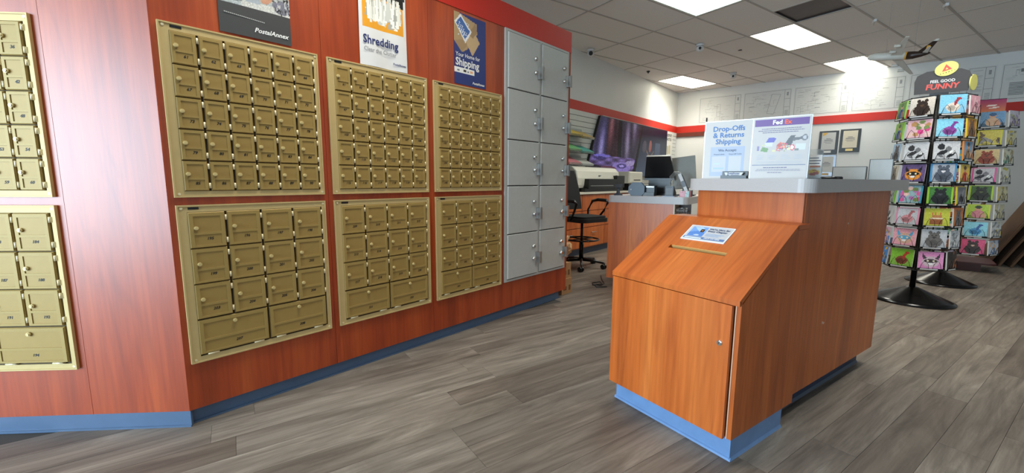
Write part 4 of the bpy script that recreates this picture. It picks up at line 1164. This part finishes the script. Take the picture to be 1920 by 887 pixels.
single('marker_clip', MB().box(-.012, .012, -.02, -.0035, 0, .085), BLACK, 'small black clip on the first blueprint sheet near the corner', 'clip', wp(FK, .66, 0, 2.40), FK[2])
def plaque(name, label, x0, x1, z0, z1, frame_c, plate_c, face_c):
    t = thing(name, label, 'plaque', wp(FK, x0, 0, z0), FK[2], 'award plaques on the back wall')
    w, h = x1 - x0, z1 - z0
    part('board', MB().bev(0, w, -.022, -.0005, 0, h, .004), frame_c, t)
    part('certificate', MB().box(w * .14, w * .86, -.0232, -.022, h * .19, h * .93), face_c, t)
    d = MB()
    for z, a, b, th in ((.66, .38, .62, .022), (.60, .28, .72, .03), (.53, .26, .74, .018), (.47, .34, .66, .014)): d.box(w * a, w * b, -.0238, -.0232, h * z - h * th / 2, h * z + h * th / 2)
    part('small_print', d, mat('plaque_ink', (96, 100, 110), .6), t)
    part('name_plate', MB().box(w * .32, w * .68, -.0234, -.022, h * .05, h * .15), plate_c, t)
    return t
PB = mat('black_lacquer', (24, 24, 20), .35); PFC = mat('silver_certificate', (186, 188, 186), .5); PFD = mat('cream_certificate', (206, 198, 178), .5)
p1 = plaque('plaque', 'black framed award plaque with silver plate and gold corner', 2.735, 3.03, 1.615, 2.05, PB, mat('silver_plate', (200, 200, 196), .4), PFC)
p1_ = MB().prism([(.055, .335), (.13, .385), (.12, .40), (.05, .40)], -.0240, -.0233, 'y')
part('corner_ornament', p1_, mat('gold_print', (200, 160, 70), .5), p1)
plaque('plaque', 'black framed award plaque with cream certificate and yellow plate', 3.055, 3.352, 1.642, 2.063, PB, mat('yellow_plate', (226, 204, 130), .4), PFD)
plaque('plaque', 'grey glossy award plaque hung below the other two', 2.742, 3.03, 1.195, 1.598, mat('grey_mirror_frame', (96, 98, 104), .2, .4), mat('gold_plate', (176, 140, 70), .4), PFC)

# ================================================================== greeting card racks
def rgbv(*c): return tuple(c)
def card_pic(kind, bg, c1, c2, edge):
    p = Pic(26, 28, bg)
    if kind == 'animal':
        p.grad(np.minimum(np.array(bg) * 1.06, 255), np.array(bg) * .9)
        p.ell(.5, .36, .34, .30, c1).ell(.5, .66, .22, .18, c1).ell(.34, .84, .07, .10, c1).ell(.66, .84, .07, .10, c1)
        p.ell(.42, .70, .03, .03, (20, 18, 18)).ell(.58, .70, .03, .03, (20, 18, 18)).ell(.5, .60, .08, .06, c2).ell(.5, .32, .16, .14, np.array(c1) * .8)
    elif kind == 'bird':
        p.rect(0, 1, 0, .45, np.array(bg) * .85 + 25).ell(.5, .38, .26, .22, c1).ell(.62, .66, .06, .22, c2, -.3).ell(.70, .80, .10, .07, c2).ell(.46, .34, .14, .12, np.array(c1) * .75)
    elif kind == 'bw':
        p.ell(.30, .72, .14, .16, c1).ell(.58, .60, .12, .14, c2).ell(.35, .42, .22, .10, c1, .5).ell(.68, .30, .20, .08, c1, .7).rect(.1, .9, .06, .12, c2).ell(.7, .44, .09, .09, (232, 232, 232)).ell(.3, .25, .12, .06, c2, -.5)
    elif kind == 'flowers':
        for k in range(16): p.ell(rng.uniform(.1, .9), rng.uniform(.2, .9), .12, .10, [c1, c2, (236, 200, 190), (120, 140, 80)][k % 4])
    elif kind == 'cake':
        p.rect(.25, .75, .15, .5, c1).rect(.25, .75, .42, .5, (236, 220, 190)).rect(.30, .70, .5, .66, c2)
        for k in range(4): p.rect(.32 + k * .1, .35 + k * .1, .66, .80, (230, 90, 80))
    elif kind == 'face':
        p.ell(.5, .46, .34, .30, c1).poly([(.16, .90), (.34, .66), (.18, .55)], c2).poly([(.84, .90), (.66, .66), (.82, .55)], c2).ell(.5, .5, .26, .10, c2).ell(.5, .33, .10, .06, (240, 240, 240)).ell(.38, .5, .05, .04, (250, 240, 200)).ell(.62, .5, .05, .04, (250, 240, 200))
    elif kind == 'person':
        p.rect(0, 1, 0, .3, np.array(bg) * .7).ell(.5, .72, .14, .16, (206, 156, 124)).ell(.5, .82, .15, .10, c2).ell(.5, .36, .28, .26, c1).ell(.72, .3, .10, .2, (206, 156, 124), .5)
    else:
        for k in range(14): p.ell(rng.uniform(0, 1), rng.uniform(0, 1), .16, .07, [c1, c2, np.array(bg) * .7][k % 3], rng.uniform(0, 3))
    p.speck(7)
    if edge is not None: p.rect(.0, .06, 0, 1, edge).rect(.94, 1, 0, 1, edge).rect(0, 1, .95, 1, edge)
    return p
G = (170, 170, 172)
RACK1 = [
 [('leafy child', 'person', (96, 150, 60), (60, 96, 150), (70, 110, 40), (150, 200, 90)), ('dark shaggy animal', 'animal', (216, 204, 190), (52, 36, 28), (90, 66, 46), None), ('white bird with red head', 'bird', (126, 190, 222), (214, 200, 186), (150, 50, 60), None), ('pink pattern', 'blobs', (222, 164, 176), (206, 134, 152), (234, 196, 200), None)],
 [('leafy boy', 'person', (120, 172, 60), (70, 100, 150), (60, 90, 40), (150, 205, 80)), ('pink blossoms', 'flowers', (226, 178, 186), (222, 70, 140), (190, 140, 90), None), ('purple flamingo', 'bird', (132, 202, 226), (140, 70, 150), (120, 60, 140), None), ('brown dog', 'animal', (206, 140, 50), (120, 92, 70), (70, 56, 46), (232, 196, 60))],
 [('grey cat', 'animal', (160, 186, 206), (84, 84, 86), (50, 50, 52), None), ('black and white racer', 'bw', (206, 206, 208), (52, 52, 54), (120, 120, 122), None), ('monochrome racer', 'bw', (198, 198, 200), (38, 38, 40), (110, 110, 112), None), ('man on a beach', 'person', (110, 160, 200), (150, 120, 90), (90, 70, 60), (230, 140, 60))],
 [('speckled grey dog', 'animal', (190, 180, 160), (120, 110, 98), (70, 64, 58), None), ('orange cat in sunglasses', 'face', (104, 84, 130), (230, 150, 60), (30, 28, 30), None), ('grey wolf', 'animal', (170, 176, 186), (84, 92, 106), (220, 220, 224), (70, 140, 190)), ('laughing man', 'person', (226, 190, 70), (190, 70, 50), (80, 50, 40), None)],
 [('grey pebbles', 'blobs', (150, 156, 150), (96, 100, 104), (200, 200, 196), (130, 196, 60)), ('bright bouquet', 'flowers', (150, 186, 196), (220, 100, 160), (180, 120, 180), (70, 150, 180)), ('dark gorilla', 'animal', (70, 130, 60), (34, 36, 38), (70, 72, 76), (150, 200, 60)), ('grey heron', 'bird', (120, 122, 130), (66, 66, 74), (150, 150, 156), (226, 206, 60))],
 [('striped black and white', 'bw', (190, 192, 196), (30, 30, 32), (90, 90, 94), None), ('pink bird on snow', 'bird', (206, 212, 222), (214, 150, 160), (180, 110, 120), (226, 150, 180)), ('brown layered cake', 'cake', (196, 200, 70), (150, 90, 50), (190, 130, 80), None), ('grey dog on orange', 'animal', (206, 120, 50), (110, 108, 110), (60, 58, 60), None)],
 [('blue balloon', 'blobs', (214, 170, 190), (80, 130, 206), (220, 200, 90), None), ('baby in a blue bonnet', 'face', (236, 170, 186), (222, 180, 160), (90, 170, 214), None), ('woolly grey dog', 'animal', (196, 200, 206), (110, 106, 104), (60, 58, 58), None), ('pale grey cloud', 'blobs', (206, 210, 216), (160, 164, 172), (236, 236, 238), None)],
 [('blue and yellow umbrella', 'blobs', (60, 130, 200), (230, 180, 40), (230, 110, 50), None), ('brown hen on green', 'bird', (130, 190, 60), (130, 70, 50), (190, 60, 50), None), ('pink cat face', 'face', (230, 150, 200), (214, 190, 200), (70, 60, 66), None), ('dark tortoise', 'blobs', (70, 56, 50), (40, 34, 32), (190, 110, 60), None)],
]
RACK2 = [
 [('tanned couple', 'person', (196, 150, 70), (90, 70, 110), (60, 40, 30), None), ('hand on a blue beach', 'person', (110, 150, 186), (206, 170, 140), (60, 90, 130), None), ('lilac and white', 'blobs', (214, 206, 220), (170, 150, 190), (190, 190, 150), None)],
 [('tan puppy', 'animal', (150, 130, 120), (196, 160, 120), (90, 70, 60), None), ('yellow and grey scene', 'blobs', (206, 190, 90), (150, 146, 150), (110, 90, 70), (206, 200, 60)), ('pale yellow and white', 'blobs', (222, 216, 170), (226, 200, 70), (180, 190, 196), None)],
 [('blue and green hills', 'blobs', (120, 180, 206), (90, 150, 70), (206, 190, 90), None), ('red bear on tan', 'animal', (206, 180, 130), (150, 70, 50), (90, 60, 40), None), ('cream and green', 'blobs', (216, 214, 190), (120, 170, 150), (170, 150, 110), None)],
 [('pink and yellow clown', 'face', (226, 190, 80), (206, 110, 90), (150, 50, 60), None), ('pink bordered monochrome', 'bw', (190, 186, 190), (50, 46, 52), (120, 116, 122), (214, 90, 150)), ('yellow and white stripe', 'blobs', (220, 218, 206), (214, 206, 70), (160, 160, 156), None)],
 [('brown hands', 'blobs', (150, 110, 90), (206, 170, 150), (70, 50, 44), None), ('dark green bear', 'animal', (70, 100, 50), (46, 46, 36), (90, 100, 60), (170, 200, 60)), ('cream and yellow', 'blobs', (214, 204, 160), (226, 196, 90), (150, 140, 110), None)],
 [('red striped cup', 'cake', (150, 60, 50), (206, 90, 70), (230, 200, 180), None), ('green hat party', 'person', (170, 200, 70), (206, 130, 140), (60, 70, 40), (206, 206, 60)), ('cream and grey', 'blobs', (206, 198, 160), (150, 150, 152), (226, 226, 226), None)],
 [('teal leaves', 'flowers', (110, 160, 150), (60, 110, 100), (150, 190, 170), None), ('pale blue bird', 'bird', (140, 206, 222), (70, 140, 190), (60, 90, 150), None), ('white and lemon', 'blobs', (216, 218, 214), (220, 206, 120), (140, 150, 170), None)],
 [('lilac and brown fox', 'animal', (190, 180, 206), (150, 90, 60), (220, 200, 190), None), ('black bear on dark pink', 'animal', (206, 80, 120), (60, 44, 40), (206, 170, 150), None), ('white and blue', 'blobs', (206, 210, 222), (90, 130, 180), (214, 180, 150), None)],
]
TRAY_ME = MB().box(-.088, .088, -.030, -.026, 0, .016).box(-.088, .088, -.030, .0, -.002, .0015).mesh('tray', BLACKM)
WIRE = MB()
for sx in (-1, 1):
    WIRE.tube([(sx * .074, -.030, .01), (sx * .062, -.032, .055), (sx * .045, -.034, .085), (sx * .020, -.034, .055 if sx > 0 else .055), (sx * .012, -.032, .012)], .0016, 5)
WIRE_ME = WIRE.mesh('wire', BLACKM)
STRIP_ME = MB().box(-.07, .05, -.0306, -.030, .003, .012).mesh('label_strip', WHITE)
FACE_W, APO = .182, .225
def rack(name, label, gx, gy, z0, pitch, cards, faces, rack_word, base_r, header):
    rz = math.atan2(-gx, gy)      # local -y points at the viewer
    t = thing(name, label, 'card rack', (gx, gy, 0), rz, 'spinning card racks')
    part('base', MB().lathe([(base_r, 0), (base_r, .012), (base_r * .86, .03), (base_r * .45, .085), (.05, .125), (.04, .13)], n=48), mat('gloss_black_base', (10, 10, 11), .2, spec=.3), t)
    part('post', MB().cyl((0, 0, .125), .022, z0 + pitch * 8 + .02 - .125, n=16), BLACKM, t)
    RR = .15 if isinstance(faces[0], tuple) else APO * 1.04
    for k in range(9):
        hubs = MB()
        z = z0 + k * pitch - .015
        ring = [(RR * math.cos(2 * PI * q / 8), RR * math.sin(2 * PI * q / 8), z) for q in range(8)]
        hubs.tube(ring, .004, 5, closed=True)
        for q in range(4): hubs.tube([(.02 * math.cos(PI / 2 * q), .02 * math.sin(PI / 2 * q), z), (RR * math.cos(PI / 2 * q), RR * math.sin(PI / 2 * q), z)], .004, 5)
        for fa in faces:
            if isinstance(fa, tuple) and k < 8: hubs.tube([(.0, -.02, z0 + k * pitch - .007), (fa[0], fa[1], z0 + k * pitch - .007)], .004, 5)
        part('spider', hubs, BLACKM, t)
    up = MB()
    for q in range(8):
        a = 2 * PI * q / 8; up.tube([(RR * math.cos(a), RR * math.sin(a), z0 - .02), (RR * math.cos(a), RR * math.sin(a), z0 + 8 * pitch - .01)], .004, 5)
    part('uprights', up, BLACKM, t)
    root_m = Matrix.Translation((gx, gy, 0)) @ Matrix.Rotation(rz, 4, 'Z')
    names = ['top', 'second', 'third', 'fourth', 'fifth', 'sixth', 'seventh', 'bottom']
    for r in range(8):
        z = z0 + (7 - r) * pitch
        for q, fa in enumerate(faces):
            if isinstance(fa, tuple): M_ = Matrix.Translation((fa[0], fa[1], z)) @ Matrix.Rotation(fa[2], 4, 'Z')
            else: M_ = Matrix.Rotation(fa, 4, 'Z') @ Matrix.Translation((0, -APO, z))
            pk = link('pocket', TRAY_ME, t); pk.matrix_local = M_
            link('wire', WIRE_ME, pk); link('label_strip', STRIP_ME, pk)
            desc, kind, bg, c1, c2, edge = cards[r][q]
            c = thing('greeting_card', '%s card in the %s row of the %s card rack' % (desc, names[r], rack_word), 'greeting card', group='greeting cards on the %s rack' % rack_word)
            c.matrix_world = root_m @ M_ @ Matrix.Translation((0, -.024, .002)) @ Matrix.Rotation(-.07, 4, 'X')
            pic = card_pic(kind, bg, c1, c2, edge)
            w, h = .158 + .006 * ((r * 3 + q) % 3), pitch * .84 + .004 * ((r + q) % 3)
            link('front', pic.mesh('front', w, h, -w / 2, 0, 0), c)
            part('stack', MB().box(-w / 2 + .001, w / 2 - .001, .0006, .010, 0.0025, h - .002), mat('card_stock', (222, 220, 214), .6) if edge is None else mat('card_envelope_%d_%d_%d' % edge, edge, .6), c)
    return t, root_m
r1, r1m = rack('card_rack', 'front spinning greeting card rack under the black Funny sign', 3.745, 3.806, .335, .188, RACK1, [-1.178, -.393, .393, 1.178], 'front', .305, True)
r2, r2m = rack('card_rack', 'rear spinning greeting card rack with a sunset header', 4.72, 4.50, .365, .180, RACK2, [(0, -.225, .05), (.195, -.225, .10), (.325, -.13, 1.15)], 'rear', .285, False)
# header of the front rack
hz = .335 + 8 * .188 - .02
h_ = part('header_board', MB().prism([(-.245, 0), (.235, 0), (.255, .16), (.225, .225), (.15, .262), (0, .272), (-.15, .262), (-.235, .22), (-.255, .15)], -.012, -.004, 'y'), mat('charcoal_card', (66, 64, 66), .6), r1, 'black arched sign reading FEEL GOOD FUNNY', loc=(.01, 0, hz + .055), rot=(0, 0, .12))
h_.scale = (.7, 1, .72)
part('header_clip', MB().box(-.06, .06, -.02, .01, 0, .018).box(-.02, .02, -.02, .01, -.03, 0), BLACK, r1, loc=(0, 0, hz + .035))
text('FEEL GOOD', .046, h_, (-.0, -.0128, .135), W_INK, align='CENTER', bold=.001, width=.9)
text('FUNNY', .088, h_, (-.0, -.0128, .072), mat('coral_ink', (226, 92, 84), .5), align='CENTER', bold=.003, shear=.1, width=1.0)
YOV = mat('pale_yellow_card', (232, 226, 128), .6)
ov = [(.105 * math.cos(2 * PI * k / 28), .082 * math.sin(2 * PI * k / 28)) for k in range(28)]
o_ = part('logo_oval', MB().prism(ov, -.018, -.0125, 'y'), YOV, h_, 'pale yellow oval logo', loc=(.02, 0, .275), rot=(0, -.28, 0))
part('logo_triangle', MB().prism([(-.045, -.022), (.045, -.022), (.006, .052)], -.0192, -.0182, 'y'), mat('coral_ink', (226, 92, 84), .5), o_)
part('logo_triangle_inner', MB().prism([(-.012, -.010), (.014, -.010), (.002, .014)], -.0198, -.0193, 'y'), YOV, o_)
for k, ch in enumerate('AVANTI'): text(ch, .019, o_, (-.062 + k * .025, -.0186, -.045), INK, align='CENTER', bold=.0004)
o2 = part('logo_oval_side', MB().prism(ov, -.004, .004, 'y'), YOV, r1, 'second yellow oval seen edge on', loc=(.20, .06, hz + .125), rot=(0, -.1, 1.25))
o2.scale = (.72, 1, .8)
# sunset header of the rear rack
hz2 = .365 + 8 * .18
pc = Pic(40, 20, (230, 120, 90)); pc.grad((170, 60, 110), (240, 150, 80)); pc.ell(.3, .62, .16, .16, (232, 170, 180)).ell(.3, .62, .1, .1, (240, 206, 206)).ell(.72, .6, .10, .05, (250, 226, 216), .2).ell(.78, .45, .12, .03, (250, 232, 222), .1).rect(0, 1, 0, .08, (250, 176, 90))
hd = link('header', pc.mesh('header', .36, .145), r2, (-.07, -.12, hz2 - .03), (0, 0, .25))
part('header_frame', MB().box(0, .36, .0012, .008, -.004, .15), BLACKM, hd)

# riser, leaning flattened cartons
t = thing('display_riser', 'low dark red wooden riser platform behind the rear card rack', 'riser', (5.72, 5.42, 0), -.74)
MAH = mat('dark_mahogany', (74, 26, 22), .4)
part('top', MB().prism(rrect(-.60, .42, -.28, .30, .06), .095, .115), MAH, t)
part('plinth', MB().box(-.55, .30, -.20, .26, 0, .095), MAH, t)
BOARD = mat('shade_darkened_board', (96, 70, 50), .85, noise=(12, .15))  # cardboard with the shadow it stands in put into its base colour
specs = [(6.08, 5.70, .40, .95, .30, .80, 'innermost flattened brown carton with ragged edge leaning by the riser'), (6.34, 5.47, .75, 1.12, .43, .88, 'second flattened brown carton leaning behind the card racks'), (6.42, 5.40, .75, 1.16, .43, .88, 'third flattened brown carton of the leaning bundle'), (6.50, 5.33, .75, 1.14, .43, .88, 'fourth flattened brown carton of the leaning bundle'), (6.60, 5.25, .75, 1.12, .43, .88, 'outermost flattened brown carton at the edge of the view')]
for k, (x, y, w, h, a, rz_, lb) in enumerate(specs):
    t = thing('flattened_carton', lb, 'cardboard', (x, y, .0), rz_, 'leaning flattened cartons')
    R_ = Matrix.Translation((0, 0, .006)) @ Matrix.Rotation(a, 4, 'X')
    prof = [(0, 0), (w, 0), (w, h)] + ([(w * .62, h), (w * .58, h * .93), (w * .36, h * .90), (w * .3, h * .82), (0, h * .78)] if k == 0 else [(0, h)])
    part('board', MB().prism(prof, -.010, .010, 'y', R_), BOARD, t)
    part('fold', MB().prism([(.05, .05), (w - .05, .05), (w - .05, h * .7), (.05, h * .7)], .0102, .015, 'y', R_), BOARD, t)

# ================================================================== model airplane
PLW = mat('pale_grey_aircraft_paint', (206, 204, 196), .4); PLB = mat('dark_brown_aircraft_paint', (44, 28, 22), .4); PLG = mat('gold_aircraft_paint', (214, 158, 56), .4)
t = thing('model_airplane', 'grey and brown model cargo airplane hanging below the ceiling', 'model airplane', (4.29, 4.84, 2.50))
body = MB()
def fus(mb, stations, n=18):
    vs = []; fs = []
    for x, r, z in stations:
        for k in range(n): a = 2 * PI * k / n; vs.append((x, r * math.cos(a), z + r * math.sin(a)))
    for i in range(len(stations) - 1):
        for k in range(n): j = (k + 1) % n; fs.append((i * n + k, (i + 1) * n + k, (i + 1) * n + j, i * n + j))
    fs += [tuple(range(n)), tuple(range(len(stations) * n - 1, (len(stations) - 1) * n - 1, -1))]
    return mb.add(vs, fs, None, True)
part('fuselage', fus(MB(), [(-.40, .006, -.008), (-.385, .022, -.004), (-.35, .036, 0), (-.30, .042, .002), (.10, .042, .002)]), PLW, t)
part('tail_cone', fus(MB(), [(.10, .0422, .002), (.18, .040, .004), (.28, .026, .012), (.36, .010, .022), (.37, .004, .023)]), PLB, t, 'dark brown tail section')
part('gold_stripe', fus(MB(), [(.085, .0428, .002), (.105, .0428, .002)]), PLG, t)
for sy in (-1, 1):
    w_ = MB().prism([(-.10, sy * .03), (.05, sy * .03), (.06, sy * .10), (.16, sy * .40), (.115, sy * .40)] if sy > 0 else [(.05, -.03), (-.10, -.03), (.115, -.40), (.16, -.40), (.06, -.10)], -.012, -.005)
    part('wing', w_, PLW, t)
    for q, (ex, ey) in enumerate(((-.05, .15), (.02, .27))):
        part('engine', MB().cyl((ex - .035, sy * ey, -.032), .017, .08, 'x', 12, r2=.011), PLW, t)
    part('tail_plane', MB().prism([(.27, sy * .01), (.34, sy * .01), (.385, sy * .13), (.355, sy * .13)] if sy > 0 else [(.34, -.01), (.27, -.01), (.355, -.13), (.385, -.13)], .016, .021), PLW, t)
fin = part('tail_fin', MB().prism([(.20, .03), (.34, .03), (.40, .155), (.345, .155)], -.004, .004, 'y'), PLB, t, 'brown tail fin with gold shield')
for sy in (-1, 1):
    part('shield', MB().prism([(.298, .072), (.318, .060), (.338, .072), (.340, .108), (.300, .108)], sy * .0045 - .0006, sy * .0045 + .0006, 'y'), PLG, fin)
part('fin_tip', MB().prism([(.345, .1551), (.40, .1551), (.412, .18), (.375, .18)], -.004, .004, 'y'), PLW, t)
for ch in list(t.children) + list(fin.children):
    ch.data.transform(Matrix.Diagonal((.69, .95, 1, 1)))
AIR = Euler((-.344, .156, -.891))
t.location = (4.312, 4.90, 2.491); t.rotation_euler = AIR
upl = AIR.to_matrix().inverted() @ Vector((0, 0, 1))
for x in (-.12, .12):
    a0 = Vector((x, 0, .04)); L_ = (ZC - .002 - (Vector((4.312, 4.90, 2.491)) + AIR.to_matrix() @ a0).z)
    part('hanging_wire', MB().tube([a0, a0 + upl * L_], .0009, 5), mat('thin_grey_wire', (150, 150, 148), .5), t)

# ================================================================== ceiling devices
def dome_cam(label, x, y, dark):
    t = thing('security_camera', label, 'camera', (x, y, ZC - .006), math.atan2(-x, y))
    part('mount', MB().cyl((0, 0, -.03), .055, .03, n=20), WHITE, t)
    part('housing', MB().cyl((0, .03, -.075), .05, .06, n=20).ball((0, -.0, -.065), .055, .055, .045), WHITE, t)
    part('eye', MB().cyl((0, -.072, -.072), .03 if dark else .018, .03, 'y', 14), BLACK, t, 'black lens')
dome_cam('small white security camera with black lens by the locker wall', 1.201, 6.766, True)
dome_cam('white security camera on a grid bar between the two nearest ceiling panels', 2.761, 6.484, False)
dome_cam('white security camera on the ceiling closest to the back wall', 4.111, 8.127, False)
for k, (x, y, lb) in enumerate(((4.494, 5.509, 'small white ceiling clip above the hanging model airplane'), (4.888, 5.029, 'small white ceiling clip on the broad grid bar nearest the viewer'))):
    t = thing('ceiling_clip', lb, 'clip', (x, y, ZC - .008), FG[2] + .5)
    part('clip', MB().box(-.04, .04, -.015, .015, -.03, 0), WHITE, t)
    part('hook', MB().tube([(0, 0, -.03), (0, 0, -.05), (.012, 0, -.06), (.02, 0, -.05)], .003, 6), STEEL, t)
p = Vector((3.36, 6.52, 0))
single('ceiling_mark', MB().cyl((0, 0, -.012), .035, .010, n=3, smooth=False), BLACK, 'small dark triangular mark on a ceiling tile beside a lit panel', 'sprinkler', (3.50, 6.75, ZC - .0025), .4)
single('fire_sprinkler', MB().cyl((0, 0, -.02), .03, .02, n=14).cyl((0, 0, -.04), .012, .02, n=10), BLACK, 'small dark sprinkler head in the ceiling near the far corner panel', 'sprinkler', (2.50, 8.05, ZC - .002))

# ================================================================== lettering: turn every text curve into a mesh
bpy.context.view_layer.update()
dg = bpy.context.evaluated_depsgraph_get()
_tm = {}
for o in [o for o in COL.objects if o.type == 'FONT']:
    me = _tm.get(o.data.name)
    if me is None:
        me = bpy.data.meshes.new_from_object(o.evaluated_get(dg), depsgraph=dg)
        _tm[o.data.name] = me
    n = bpy.data.objects.new('tmp', me)
    COL.objects.link(n)
    n.parent = o.parent; n.location = o.location; n.rotation_euler = o.rotation_euler; n.scale = o.scale
    nm = o.name
    bpy.data.objects.remove(o)
    n.name = nm
